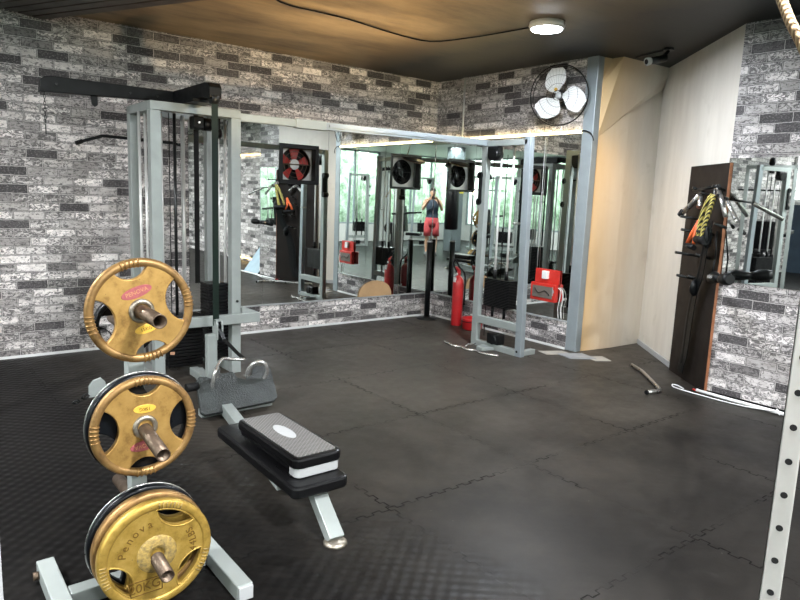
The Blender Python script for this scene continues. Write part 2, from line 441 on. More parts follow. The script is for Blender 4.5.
M['chrome'] = paint('chrome', (.72,.71,.69), .22, .85, .08, 10)
M['rod'] = paint('pale_steel_rod', (.68,.68,.66), .35, .35, .08, 10)
M['steel'] = paint('brushed_steel', (.60,.59,.57), .28, .95, .1, 18)
M['rust'] = paint('rusty_brown_steel', (.17,.125,.09), .40, .7, .2, 22, .3, (.075,.05,.033))
M['hub'] = paint('worn_grey_hub', (.42,.39,.33), .38, .8, .2, 40, .3, (.18,.15,.11))
M['dusty_hub'] = paint('chipped_gold_hub', (.50,.34,.09), .6, .3, .2, 60, .8, (.17,.13,.06), bscale=120)
M['blackplate'] = paint('black_plate_paint', (.006,.007,.009), .3, .1, .2, 16, .1, spec=.22)
M['badge'] = paint('faded_red_badge', (.36,.085,.09), .5, 0, .15, 60)
M['badge_gold'] = paint('yellow_gold_badge', (.80,.48,.07), .4, .2, .1, 60)
M['goldletter'] = paint('dull_gold_lettering', (.20,.11,.02), .45, .5, .1, 60)
M['redletter'] = paint('pale_brown_lettering', (.55,.27,.12), .5, 0, .1, 60)
M['belt'] = paint('dark_green_belt', (.006,.016,.011), .45, 0, .2, 8, spec=.22)
M['white'] = paint('white_plastic', (.78,.79,.78), .45, 0, .05, 8)
M['palegrey'] = paint('pale_grey_plastic', (.40,.41,.415), .42, 0, .06, 8)
M['red'] = paint('red_enamel', (.55,.018,.022), .3, 0, .12, 9, coat=.4)
M['redbox'] = paint('red_box_paint', (.60,.03,.02), .45, 0, .12, 9)
M['led'] = emis('warm_led', (1, .80, .42), 9.0)
M['gold_led'] = emis('gold_led', (1, .62, .18), 5.0)
M['lamp'] = emis('cool_lamp_diffuser', (.88, .93, 1.0), 22.0)
M['brownwood'] = paint('dark_brown_board', (.014,.010,.008), .55, 0, .2, 4, .1, spec=.22)
M['orangewood'] = paint('orange_wood_edge', (.34,.13,.055), .6, 0, .2, 20)
M['ply'] = paint('tan_plywood', (.52,.33,.17), .6, 0, .1, 5)
M['slat'] = paint('dark_stained_slats', (.050,.036,.024), .42, 0, .3, 4, .1)
M['tanrope'] = rope_mat('tan_rope_twist', (.16,.10,.05), (.38,.27,.15), 55)
M['yrope'] = rope_mat('yellow_black_rope_twist', (.03,.03,.02), (.62,.52,.13), 26)
M['orange'] = paint('orange_tape', (.75,.13,.03), .5, 0, .1, 10)
M['alu'] = paint('perforated_zinc_steel', (.62,.61,.58), .40, .35, .12, 7, .1)
M['hole'] = paint('hole_black', (.002,.002,.002), .9, 0, 0, 5)
M['glass'] = glass_mat(); M['leaf'] = leaf_mat()
M['paper'] = paint('tile_offcut', (.36,.34,.30), .6, 0, .1, 9)
M['paper2'] = paint('grey_tile_offcut', (.27,.28,.29), .5, 0, .1, 9)
M['bluevinyl'] = paint('pale_blue_vinyl', (.30,.42,.50), .4, 0, .1, 5)
M['navy'] = paint('navy_banner', (.03,.055,.085), .6, 0, .2, 3)
M['redred'] = paint('red_fan_blade', (.42,.03,.025), .4, 0, .15, 9)
M['aluplate'] = paint('grey_cast_aluminium', (.50,.50,.48), .4, .5, .15, 14, .2)
M['skin'] = paint('skin', (.42,.24,.15), .5, 0, .05, 6)
M['hair'] = paint('dark_hair', (.012,.009,.007), .6, 0, .2, 60, .6)
M['tank'] = paint('navy_cotton', (.02,.035,.055), .8, 0, .15, 8)
M['shorts'] = paint('faded_red_cotton', (.40,.045,.05), .8, 0, .15, 8)
M['shoe'] = paint('shoe_fabric', (.06,.06,.06), .6, 0, .1, 20)
M['whitewall'] = paint('white_wall_paint', (.62,.62,.60), .7, 0, .04, 3)
M['seatpad'] = paint('black_vinyl', (.004,.004,.0045), .36, 0, .1, 14, .1, spec=.22)
M['yellow'] = paint('yellow_paint', (.80,.70,.04), .4, 0, .1, 9)

# ------------------------------------------------------------------ camera (pose solved from the photograph)
yaw, pitch, roll = .666390022, .158510883, .0391126173
F = Vector((math.sin(yaw)*math.cos(pitch), math.cos(yaw)*math.cos(pitch), -math.sin(pitch)))
R0 = Vector((math.cos(yaw), -math.sin(yaw), 0)); U0 = R0.cross(F)
Rr = R0*math.cos(roll) + U0*math.sin(roll); Ur = -R0*math.sin(roll) + U0*math.cos(roll)
cam = bpy.data.cameras.new('camera'); cam.sensor_width = 36; cam.lens = 653.4476*36/800; cam.clip_start = .02
co = bpy.data.objects.new('camera', cam); COL.objects.link(co)
mw = Matrix((( Rr.x, Ur.x, -F.x, 0), (Rr.y, Ur.y, -F.y, 0), (Rr.z, Ur.z, -F.z, 1.5), (0,0,0,1)))
co.matrix_world = mw; bpy.context.scene.camera = co

# ------------------------------------------------------------------ the room
XR, YL, C = 5.414, 6.282, 2.878          # mirror-wall plane, long-wall plane, ceiling height
XW = 5.2                                  # right brick wall
X0, Y0 = -5.5, -5.0
def struct(name, mb, mat, label, cat='wall', bevel=0):
    o = mb.build(name, mat, None, bevel=bevel); tag(o, label, cat, None, 'structure'); return o
struct('floor', MB().box((X0-.2, Y0-.2, -.12), (7.2, YL+.2, 0)), M['floor'], 'black rubber jigsaw mat floor', 'floor')
struct('ceiling', MB().box((X0-.2, Y0-.2, C), (7.2, YL+.2, C+.12)), M['ceil'], 'dark brown and black ceiling', 'ceiling')
FANS = ((3.262, 3.735, 1.578, 1.992), (4.72, 5.18, 1.575, 1.985))
wl_ = MB().box((X0, YL, 0), (XR+.16, YL+.20, 1.575)).box((X0, YL, 1.992), (XR+.16, YL+.20, C))
wl_.box((X0, YL, 1.575), (3.262, YL+.20, 1.992)).box((3.735, YL, 1.575), (4.72, YL+.20, 1.992)).box((5.18, YL, 1.575), (XR+.16, YL+.20, 1.992))
wl_.box((3.262, YL+.17, 1.575), (3.735, YL+.20, 1.992)).box((4.72, YL+.17, 1.575), (5.18, YL+.20, 1.992))
struct('wall_left', wl_, M['brick_x'], 'long wall in grey brick wallpaper behind the lat machine')
struct('wall_back', MB().box((XR, 4.10, 0), (XR+.09, YL, C)), M['brick_y'], 'short brick wallpaper wall carrying the fan and mirrors')
struct('wall_right', MB().box((XW, 1.85, .025), (XW+.15, 2.53, C)), M['brick_y'], 'pale grey brick wallpaper wall beside the hook board')
struct('wall_side', MB().box((6.0, Y0, 0), (6.15, 2.2, C)).box((XW+.15, 1.85, 0), (6.15, 2.0, C)), M['brick_y'], 'set-back brick wall beyond the pale brick wall')
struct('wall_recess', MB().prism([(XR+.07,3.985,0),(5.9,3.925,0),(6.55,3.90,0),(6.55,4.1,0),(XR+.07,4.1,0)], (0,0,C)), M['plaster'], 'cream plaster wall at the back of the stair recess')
dg_ = Vector((6.42-XW, 3.90-2.53, 0)).normalized(); dn_ = Vector((-dg_.y, dg_.x, 0))
A_ = Vector((XW, 2.53, 0)); D_ = Vector((6.42, 3.90, 0))
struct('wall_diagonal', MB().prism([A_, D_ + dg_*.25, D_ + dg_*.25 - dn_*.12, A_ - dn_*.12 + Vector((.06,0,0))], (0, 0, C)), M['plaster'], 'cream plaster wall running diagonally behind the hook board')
# sloping stair soffit
sof = MB()
a = Vector((XR+.072, 3.983, 2.13)); b = Vector((6.44, 3.90, 2.70)); c_ = Vector((6.48, 3.80, C)); d_ = Vector((5.60, 3.84, C)); e_ = Vector((XR+.072, 3.95, 2.66))
sof.add([a, b, c_, d_, e_, (XR+.072, 3.983, 2.66), (5.60, 3.955, C)], [(0,1,2,3), (0,3,4), (0,4,5), (3,6,5,4)])
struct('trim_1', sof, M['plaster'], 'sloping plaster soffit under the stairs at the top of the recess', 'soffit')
pil = MB().box((XR-.012, 3.975, 0), (XR+.08, 4.103, C))
struct('trim_2', pil, M['blue_silver'], 'tall grey metal end post of the mirror wall', 'post', .006)
# base trims
struct('baseboard_left', MB().box((X0, YL-.012, 0), (XR, YL, .022)), M['white'], 'thin white strip along the foot of the long brick wall', 'baseboard')
struct('baseboard_back', MB().box((XR-.012, 4.11, 0), (XR, YL-.012, .022)), M['white'], 'thin white strip along the foot of the short brick wall', 'baseboard')
struct('baseboard_right', MB().box((XW-.004, 1.85, 0), (XW+.12, 2.58, .026)), M['plastic'], 'black plinth under the pale brick wall', 'baseboard')
bdp = MB().prism([A_ + dg_*.55 + dn_*.004, D_ - dg_*.02 + dn_*.004, D_ - dg_*.02 + dn_*.02, A_ + dg_*.55 + dn_*.02], (0, 0, .05))
struct('baseboard_diagonal', bdp, M['palegrey'], 'worn pale skirting at the foot of the diagonal plaster wall', 'baseboard')
# vertical conduit near the corner, above mirrors
struct('trim_3', MB().cyl((XR-.012, 5.808, 2.19), (XR-.012, 5.808, C), .012), M['palegrey'], 'pale vertical conduit on the short brick wall near the corner', 'conduit')
# mirror ledges / frame
struct('trim_4', MB().box((2.29, YL-.018, .285), (XR-.03, YL, .300)), M['palegrey'], 'slim ledge under the long row of mirrors', 'trim')
struct('trim_5', MB().box((XR-.018, 4.105, .285), (XR, YL-.03, .300)), M['palegrey'], 'slim ledge under the mirrors on the short wall', 'trim')

# mirrors
def mirror(name, a, b, n, label, jit, hole=None):
    """a,b: bottom-left / top-right world corners on a wall, n: into the room"""
    n = Vector(n); a = Vector(a); b = Vector(b)
    cpt = (a+b)/2
    t = thing(name, label, 'mirror', (cpt.x, cpt.y, a.z), 0, 'mirror panels on the walls')
    w = (Vector((b.x, b.y, 0)) - Vector((a.x, a.y, 0))); wl = w.length; w.normalize(); h = b.z - a.z
    k1, k2 = jit
    c0 = cpt + n*.006
    def P(u, v, d): return c0 + w*u*wl/2 + Vector((0,0,1))*v*h/2 + n*(d + k1*u + k2*v)
    e = 1-.003/wl
    vs = [P(-e,-1,0), P(e,-1,0), P(e,1,0), P(-e,1,0)]
    if hole:
        hx0, hx1, hz0, hz1 = hole
        U = [-1*e, ((hx0-a.x)/wl)*2-1, ((hx1-a.x)/wl)*2-1, e]; Vv = [-1, ((hz0-a.z)/h)*2-1, ((hz1-a.z)/h)*2-1, 1]
        mg_ = [P(u, v, 0) for v in Vv for u in U]
        MB().add(mg_, [(r_*4+c, r_*4+c+1, r_*4+c+5, r_*4+c+4) for r_ in range(3) for c in range(3) if not (r_ == 1 and c == 1)]).build('mirror_glass', M['mirror'], t, fixn=False)
    else: MB().add(vs, [(0,1,2,3)]).build('mirror_glass', M['mirror'], t, fixn=False)
    back = [v - n*.004 for v in vs]
    MB().add(vs + back, [(0,4,5,1),(1,5,6,2),(2,6,7,3),(3,7,4,0)]).build('mirror_edge', M['darksteel'], t)
    return t
xs = [2.30, 3.08, 3.86, 4.64, XR-.012]
places = ['leftmost mirror panel of the long wall, behind the lat machine', 'mirror panel of the long wall carrying the red-bladed fan', 'mirror panel of the long wall above the tan half-round board', 'mirror panel of the long wall meeting the room corner']
for i in range(4):
    mirror('mirror_panel', (xs[i], YL, .30), (xs[i+1], YL, 2.17), (0,-1,0), places[i], (random.uniform(-.0006,.0006), random.uniform(-.0006,.0006)), {1: FANS[0], 3: FANS[1]}.get(i))
ys = [YL-.012, 5.56, 4.83, 4.105]
places = ['short-wall mirror panel next to the room corner, behind the fire extinguisher', 'short-wall mirror panel behind the cable machine', 'short-wall mirror panel with the red box fixed on it']
for i in range(3):
    mirror('mirror_panel', (XR, ys[i], .30), (XR, ys[i+1], 2.17), (-1,0,0), places[i], (random.uniform(-.0006,.0006), random.uniform(-.0006,.0006)))
# the mirror of the right-hand wall is fixed a little askew
t = thing('mirror_panel', 'mirror panel on the pale brick wall at right, partly behind the hook board', 'mirror', (XW, 2.2, .93), 0, 'mirror panels on the walls')
n = Vector((-1,0,0)); q = [Vector((XW-.006, 2.53, .93)), Vector((XW-.006, 1.86, .93)), Vector((XW-.012, 1.86, 1.885)), Vector((XW-.012, 2.53, 1.885))]
MB().add(q, [(0,1,2,3)]).build('mirror_glass', M['mirror'], t, fixn=False)
bk = [Vector((XW, v.y, v.z)) for v in q]
MB().add(q+bk, [(0,4,5,1),(1,5,6,2),(2,6,7,3),(3,7,4,0)]).build('mirror_edge', M['darksteel'], t)

# walls behind the photographer, with windows
def window_wall(name, wlabel, fixed, lo, hi, along, sill, head, wins, k0):
    """fixed: coordinate of wall plane; along 'x' or 'y'; wins: list of (a,b)"""
    mb = MB(); th = .15
    def bx(a0, a1, z0, z1, d0=0, d1=th):
        if along == 'y': mb.box((fixed-d0, a0, z0), (fixed-d1, a1, z1))
        else: mb.box((a0, fixed-d0, z0), (a1, fixed-d1, z1))
    bx(lo, hi, 0, sill); bx(lo, hi, head, C)
    prev = lo
    for a0, a1 in wins:
        if a0 > prev: bx(prev, a0, sill, head)
        prev = a1
    if prev < hi: bx(prev, hi, sill, head)
    struct(name, mb, M['whitewall'], wlabel)
    for k, (a0, a1) in enumerate(wins):
        fr = MB(); g_ = MB()
        def fb(m_, b0, b1, z0, z1, d0, d1):
            if along == 'y': m_.box((fixed-d0, b0, z0), (fixed-d1, b1, z1))
            else: m_.box((b0, fixed-d0, z0), (b1, fixed-d1, z1))
        w = .05
        fb(fr, a0, a1, sill, sill+w, .03, .10); fb(fr, a0, a1, head-w, head, .03, .10)
        nm = 3
        for j in range(nm+1):
            c0 = a0 + (a1-a0-w)*j/nm; fb(fr, c0, c0+w, sill+w, head-w, .03, .10)
        fb(g_, a0+w, a1-w, sill+w, head-w, .06, .066)
        o = fr.build('window_%d' % (k0+k), M['blue_silver']); tag(o, ['wide three-light window nearest the banner end', 'wide three-light window in the middle of its wall', 'wide three-light window farthest from the banner'][k] + (' on the west side' if along == 'y' else ' on the street side'), 'window', None, 'structure')
        g_.build('pane', M['glass'], o)
window_wall('wall_west', 'white wall with wide windows facing the garden', X0, Y0, YL, 'y', .55, 2.87, [(-4.6,-2.2), (-1.7,.7), (1.2,3.6)], 1)
window_wall('wall_south', 'white wall with wide windows behind the photographer', Y0, X0, 6.15, 'x', .55, 2.87, [(-5.1,-2.4), (-1.9,.8), (1.3,4.0)], 4)
# high window and banner at the far end, seen in the right mirror
o = MB().box((X0+.002, 4.9, 1.55), (X0+.03, 6.27, 2.65)).build('window_7', M['white']); tag(o, 'bright high window above the navy banner', 'window', None, 'structure')
MB().box((X0+.03, 4.97, 1.62), (X0+.036, 6.2, 2.58)).build('pane', emis('daylit_pane', (.95,.98,1.0), 3.5), o)
t = thing('banner', 'navy banner with red lettering hung below the high window', 'banner', (X0+.02, 5.2, .4))
MB().box((X0+.005, 4.3, .0), (X0+.018, 6.2, 1.50)).build('cloth', M['navy'], t)
Mx = Matrix.Translation((.002, .45, .75)) @ Matrix.Rotation(PI/2, 4, 'Z') @ Matrix.Rotation(PI/2, 4, 'X')
join_text([('HAY', .34, Mx)], 'lettering', M['redred'], t)
# warm led lines on the set-back wall
for z, y0, y1, lb in ((.05, -1.0, 1.8, 'gold led strip along the foot of the set-back brick wall'), (2.2, -1.0, 1.8, 'gold led strip high on the set-back brick wall')):
    o = MB().box((5.985, y0, z), (5.999, y1, z+.025)).build('led_strip', M['gold_led']); tag(o, lb, 'light strip')
# garden outside
hd = MB()
for k in range(26): hd.blob((X0-3.2+random.uniform(-.4,.4), -6.5+k*.52, random.uniform(.6,2.4)), (.9,.8,1.3), 16, 10, .16)
o = hd.build('garden_hedge', M['leaf']); tag(o, 'leafy green hedge outside the west windows', 'hedge', None, 'stuff')
hd = MB()
for k in range(26): hd.blob((-7.0+k*.5, Y0-3.2+random.uniform(-.4,.4), random.uniform(.6,2.4)), (.8,.9,1.3), 16, 10, .16)
o = hd.build('garden_hedge', M['leaf']); tag(o, 'leafy green hedge outside the street-side windows', 'hedge', None, 'stuff')
o = MB().box((-14, -14, -.3), (10, 10, -.14)).build('pavement', M['palegrey']); tag(o, 'pale paving outside the windows', 'ground', None, 'structure')

# slatted ceiling drop at upper left
s0 = Vector((.864, 6.749, 0)); s1 = Vector((1.87, 4.70, 0)); sd = (s1-s0).normalized(); sn = Vector((sd.y, -sd.x, 0))
if sn.x > 0: sn = -sn
t = thing('slatted_ceiling_panel', 'dark stained slatted ceiling panel at the upper left', 'ceiling panel', (1.0, 4.5, 2.80))
S0 = s0 + sd*.55; Ln = 4.6
for k in range(14):
    p = S0 + sn*(k*.115) ; p0 = p + sd*(0.55*0 ) ; 
    st_ = max(0, (p0.y - 6.26)/(-sd.y)) if p0.y > 6.26 else 0
    p0 = p0 + sd*st_
    MB().prism([p0 + Vector((0,0,2.80)), p0 + sd*Ln + Vector((0,0,2.80)), p0 + sd*Ln + sn*.098 + Vector((0,0,2.80)), p0 + sn*.098 + Vector((0,0,2.80))], (0,0,.03)).build('slat', M['slat'], t, bevel=.004)
q0 = S0 + sn*1.7
bt_ = MB()
for k in range(3):
    c0 = S0 + sd*(.4+k*1.5)
    bt_.bar(c0 + Vector((0,0,2.854)) + sn*.02, c0 + sn*1.6 + Vector((0,0,2.854)), .05, .044)
bt_.build('batten', M['slat'], t)

# ------------------------------------------------------------------ lights
# round ceiling lamp
t = thing('ceiling_lamp', 'round white ceiling lamp glowing near the wall fan', 'ceiling lamp', (4.17, 3.58, 2.80))
MB().lathe((4.17,3.58,C), (0,0,-1), [(.0,.0),(.135,.0),(.14,.03),(.135,.048),(.12,.05)], 40).build('housing', M['white'], t)
MB().lathe((4.17,3.58,C-.05), (0,0,-1), [(.12,0),(.115,.008),(.06,.014),(.0001,.015)], 40).build('diffuser', M['lamp'], t)
def alight(name, loc, size, power, col, rot=(0,0,0), shape='DISK', sy=None):
    l = bpy.data.lights.new(name, 'AREA'); l.shape = shape; l.size = size; l.energy = power; l.color = col
    if sy: l.size_y = sy
    o = bpy.data.objects.new(name, l); COL.objects.link(o); o.location = loc; o.rotation_euler = rot
    tag(o, None, None); return o
alight('lamp_light', (4.17,3.58,C-.08), .24, 48, (.86,.92,1))
# lamps of the same kind added as fill farther back in the room
fill_lamps = [(-1.2, 3.4, 'round white fill lamp added over the left machines'), (1.3, .2, 'round white fill lamp added just behind the photographer'), (-1.6, -1.0, 'round white fill lamp added in the middle of the hall'), (3.6, -1.2, 'round white fill lamp added nearest the set-back wall'), (-3.9, 1.5, 'round white fill lamp added beside the west windows'), (.9, -3.6, 'round white fill lamp added beside the street-side windows')]
for x, y, lb in fill_lamps:
    t = thing('ceiling_lamp', lb, 'ceiling lamp', (x, y, 2.80))  # added fill lamp
    MB().lathe((x,y,C), (0,0,-1), [(.0,.0),(.135,.0),(.14,.03),(.135,.048),(.12,.05)], 24).build('housing', M['white'], t)
    MB().lathe((x,y,C-.05), (0,0,-1), [(.12,0),(.115,.008),(.06,.014),(.0001,.015)], 24).build('diffuser', M['lamp'], t)
    alight('lamp_light', (x,y,C-.08), .26, 112, (.97,.98,1))  # light of the added fill lamp
# added warm spots, without fixtures, washing the ceiling and the stair wall
def spot(name, loc, target, power, col, ang, blend=1.0):
    l = bpy.data.lights.new(name, 'SPOT'); l.energy = power; l.color = col; l.shadow_soft_size = .03; l.spot_size = ang; l.spot_blend = blend
    o = bpy.data.objects.new(name, l); COL.objects.link(o); o.location = loc
    o.rotation_euler = (Vector(target)-Vector(loc)).to_track_quat('-Z', 'Y').to_euler(); return o
spot('warm_fill_spot', (1.9, 3.4, 1.6), (2.5, 4.2, C), 130, (1,.76,.46), 1.9)
spot('warm_fill_spot', (3.2, 4.3, 1.9), (3.4, 4.9, C), 34, (1,.78,.50), 1.9)
spot('stair_fill_spot', (5.0, 3.0, 2.75), (5.60, 3.9, 1.2), 30, (1,.66,.30), 1.1)
# strong daylight from the windows
sun = bpy.data.lights.new('sun', 'SUN'); sun.energy = 2.0; sun.angle = .02; so = bpy.data.objects.new('sun', sun); COL.objects.link(so)
so.rotation_euler = (math.radians(25), math.radians(18), 0)
w = bpy.data.worlds.new('world'); bpy.context.scene.world = w; w.use_nodes = True
wg = G(w.node_tree); bg = w.node_tree.nodes['Background']
gtc = wg.n('ShaderNodeTexCoord').outputs['Generated']; gz = wg.n('ShaderNodeSeparateXYZ', {0: gtc}).outputs[2]
w.node_tree.links.new(wg.ramp(gz, [(0, (.80,.86,.84)), (.4, (.88,.94,1.0))]), bg.inputs[0]); bg.inputs[1].default_value = 4.5

# warm led strip on top of the short-wall mirrors
o = MB().box((XR-.022, 4.112, 2.172), (XR-.002, 6.20, 2.192)).build('led_strip', M['led']); tag(o, 'bright warm led strip along the top of the short-wall mirrors', 'light strip')
MB().tube([(XR-.014, 4.112, 2.182), (XR-.03, 4.06, 2.19), (XR-.03, 4.0, 2.17), (XR-.028, 3.965, 2.13), (XR-.02, 3.955, 2.09)], .006, 6, smooth_pts=4).build('lead_wire', M['plastic'], o, label='black lead wire')
# ceiling cable
pts = [(1.9,4.2,C-.012), (2.374,4.578,C-.012), (2.7,4.60,C-.014), (3.01,4.613,C-.012), (3.5,4.70,C-.014), (3.923,4.702,C-.012), (4.062,4.335,C-.014), (4.12,4.05,C-.012), (4.16,3.72,C-.012)]
o = MB().tube(pts, .0065, 6, smooth_pts=4).build('ceiling_cable', M['plastic']); tag(o, 'black cable stapled across the ceiling to the round lamp', 'cable')

# ------------------------------------------------------------------ plate tree and plates
PX, PYc = .68, 2.45
t = thing('plate_tree', 'grey steel weight plate tree holding the gold plates', 'plate rack', (PX, PYc, 0))
MB().box((PX-.024, PYc-.03, .065), (PX+.034, PYc+.03, 1.13)).build('post', M['silver'], t, bevel=.004)
MB().box((.425, PYc-.09, .0), (.92, PYc-.03, .06)).build('crossbar', M['silver'], t, bevel=.004)
for x in (.392, .951):
    f = MB().box((x-.031, 2.065, 0), (x+.031, 2.655, .062)).build('foot', M['silver'], t, bevel=.005)
    MB().box((x-.028, 2.055, .004), (x+.028, 2.068, .058)).build('end_cap', M['palegrey'], f, bevel=.003)
    MB().cyl((x-.05, 2.60, .03), (x-.03, 2.60, .03), .016, n=12).build('bolt', M['rust'], f)
pegz = (1.066, .640, .202)
for za, zb, ye in ((1.066,1.062,2.13),(.648,.605,2.12),(.207,.172,2.10)): MB().pipe((PX, PYc-.03, za), (PX, ye, zb), .0245, .004).build('peg', M['rust'], t)
for z in (.98, .30): MB().pipe((PX, PYc+.03, z), (PX, 2.70, z), .0245, .004).build('peg', M['rust'], t)

def circ(r, n=72, rx=0): return [(r*math.cos(2*PI*i/n), r*math.sin(2*PI*i/n)) for i in range(n)]
def lens(rout, rin, half, ang, n=14):
    """opening between rim and a concave spoke arm"""
    pts = []
    for i in range(n+1):
        a = -half + 2*half*i/n; pts.append((rout*math.cos(a), rout*math.sin(a)))
    # inner arc through ends and (rin,0)
    ex, ey = rout*math.cos(half), rout*math.sin(half)
    # circle through (ex,+-ey),(rin,0)
    cx = (ex*ex + ey*ey - rin*rin)/(2*(ex-rin)); rr = cx - rin
    a1 = math.atan2(ey, ex-cx); 
    for i in range(1, 2*n):
        a = a1 + (2*PI-2*a1)*i/(2*n); pts.append((cx + rr*math.cos(a), rr*math.sin(a)))
    ca, sa = math.cos(ang), math.sin(ang)
    return [(x*ca - y*sa, x*sa + y*ca) for x, y in pts]
def Rz(a): return Matrix.Rotation(a, 4, 'Z')
def T(x, y, z): return Matrix.Translation((x, y, z))

def spoke_plate(label, y, z, R, phi, emb_top, group, half=.62):
    t = thing('weight_plate', label, 'weight plate', (PX, y, z), 0, group); t.rotation_euler = (PI/2, 0, 0)
    me = curve_mesh([circ(R*.90)] + [lens(R*.86, R*(.48 if k % 2 == 0 else .62), .52 if k % 2 == 0 else .36, phi + k*PI/2) for k in range(4)], .010, .003)
    link_mesh('spoke_disc', me, M['gold'], t, T(0,0,-.004))
    MB().torus((0,0,0), (0,0,1), R*.915, R*.085, 64, 12, .95).build('rim', M['gold_rim'], t, local=True)
    MB().lathe((0,0,0), (0,0,1), [(R*.145,-.015),(R*.145,.016),(R*.19,.020),(R*.235,.014),(R*.235,-.012)], 40).build('hub_ring', M['hub'], t, local=True)
    for k in range(4):
        g = MB()
        for j in range(5):
            a = phi + k*PI/2 + (j-2)*.085
            d = Vector((math.cos(a), math.sin(a), 0)); s_ = Vector((-d.y, d.x, 0))
            pts = [d*R*(.915 + .090*math.cos(u)) + Vector((0,0,R*.088*math.sin(u))) for u in [(.15+.7*i/6)*PI for i in range(7)]]
            g.tube(pts, .0032, 6)
        g.build('grip_ridge', M['gold_rim'], t, local=True)
    for kind in (0, 1):
        ang = (phi if True else 0) + (PI/2 if (kind == 0) == emb_top else -PI/2)
        off = R*.37 if kind == 0 else R*.36
        up = PI if not emb_top else 0
        ctr = Vector((math.cos(ang), math.sin(ang), 0))*off
        w_, h_ = (R*.29, R*.105) if kind == 0 else (R*.21, R*.085)
        Mt = T(ctr.x, ctr.y, .0085) @ Rz(phi + up)
        if kind == 0: Mt = T(ctr.x, ctr.y, .0085) @ Rz(phi + up + .12)
        el = curve_mesh([[(w_*math.cos(2*PI*i/36), h_*math.sin(2*PI*i/36)) for i in range(36)]], .0016, .0008)
        b_ = link_mesh('badge', el, M['badge'] if kind == 0 else M['badge_gold'], t, Mt, 'faded red oval badge' if kind == 0 else 'raised yellow oval badge')
        join_text([('PENOVA' if kind == 0 else '15KG', h_*1.05, Mt @ T(0,0,.0028))], 'lettering', M['redletter'] if kind == 0 else M['goldletter'], b_)
    return t

def disc_plate(name, label, y, z, R, mat, rimmat, group, text=False, phi=0):
    t = thing(name, label, 'weight plate', (PX, y, z), 0, group); t.rotation_euler = (PI/2, 0, 0)
    holes = []
    for a in (62, 209, -36): holes.append(lens(R*.81, R*.55, .46, math.radians(a) + phi))
    me = curve_mesh([circ(R*.86)] + holes, .010, .003); link_mesh('plate_disc', me, mat, t)
    MB().lathe((0,0,0), (0,0,1), [(R*.835,.0),(R*.84,.014),(R*.87,.018),(R*.97,.017),(R*1.0,.011),(R*1.0,-.014),(R*.95,-.017),(R*.835,-.012),(R*.835,0)], 72).build('rim', rimmat, t, local=True)
    MB().lathe((0,0,0), (0,0,1), [(R*.13,-.012),(R*.13,.021),(R*.2,.022),(R*.32,.017),(R*.37,.011),(R*.37,.004)], 44).build('hub_boss', M['dusty_hub'] if text else mat, t, local=True)
    if text:
        for a0 in (62, 209, -36):
            g = MB()
            for j in range(7):
                a = math.radians(a0 + 12 + (j-3)*4.2) if a0 != 209 else math.radians(a0 - 18 + (j-3)*4.2)
                d = Vector((math.cos(a), math.sin(a), .0))
                g.tube([d*R*.86 + Vector((0,0,.018)), d*R*.97 + Vector((0,0,.018))], .0028, 6)
            g.build('grip_ridge', M['dusty_hub'], t, local=True)
        for a0 in (62, 209, -36):   # raised lip along the handle openings
            a = math.radians(a0); li = lens(R*.83, R*.53, .48, a)
            MB().tube([(x, y_, .011) for x, y_ in li], .004, 6, closed=True).build('handle_lip', mat, t, local=True)
        its = []
        word = 'Penova'
        for i, ch in enumerate(word):
            a = math.radians(168 - i*13.5); its.append((ch, R*.20, Rz(a - PI/2) @ T(0, R*.60, .0137)))
        for i, ch in enumerate('44LBS'):
            a = math.radians(-8 + i*8.5); its.append((ch, R*.18, Rz(a + PI/2) @ T(0, -R*.66, .0137)))
        its.append(('20KG', R*.235, T(-R*.22, -R*.56, .0137) @ Rz(.04)))
        join_text(its[:6], 'lettering', M['goldletter'], t); join_text(its[6:11], 'lettering', M['goldletter'], t); join_text(its[11:], 'lettering', M['goldletter'], t)
        fr = MB()
        for p, q in (((-.52,-.43),(.08,-.43)),((.08,-.43),(.08,-.69)),((.08,-.69),(-.46,-.69)),((-.46,-.69),(-.52,-.43))):
            fr.tube([(p[0]*R, p[1]*R, .0137), (q[0]*R, q[1]*R, .0137)], .0018, 5)
        fr.build('text_frame', M['goldletter'], t, local=True)
    return t
gp = 'gold weight plates on the tree'
spoke_plate('gold four-spoke plate on the top peg, faded red badge above the hub', 2.335, pegz[0], .186, .22, True, gp)
spoke_plate('gold four-spoke plate on the middle peg, turned upside down with its red badge below', 2.325, .645, .186, 0.0, False, gp)
disc_plate('weight_plate', 'outermost gold twenty kilo plate on the lowest peg, with a word cast around the hub', 2.225, pegz[2], .200, M['gold_yellow'], M['gold_yellow'], gp, True)
disc_plate('weight_plate', 'gold plate pressed behind the front one on the lowest peg', 2.285, pegz[2]+.003, .203, M['gold_yellow'], M['gold_rim'], gp)
bp_ = 'black weight plates on the tree'
disc_plate('weight_plate', 'black plate with a silver edge at the back of the lowest peg', 2.34, pegz[2]+.004, .206, M['blackplate'], M['blackplate'], bp_)
disc_plate('weight_plate', 'black plate behind the gold one on the middle peg', 2.362, pegz[1]+.004, .190, M['blackplate'], M['blackplate'], bp_)
disc_plate('weight_plate', 'small black plate on the rear top peg of the tree', 2.53, .98, .115, M['blackplate'], M['blackplate'], bp_)
for z, R_, y in ((pegz[1]+.004, .190, 2.345), (pegz[2]+.004, .206, 2.34)):
    par = [o for o in bpy.data.objects if o.get('label', '').startswith('black plate') and abs(o.location.z - z) < 1e-3][0]
    MB().torus((0,0,-.012), (0,0,1), R_*1.0, .0025, 64, 6).build('silver_edge', M['steel'], par, local=True)

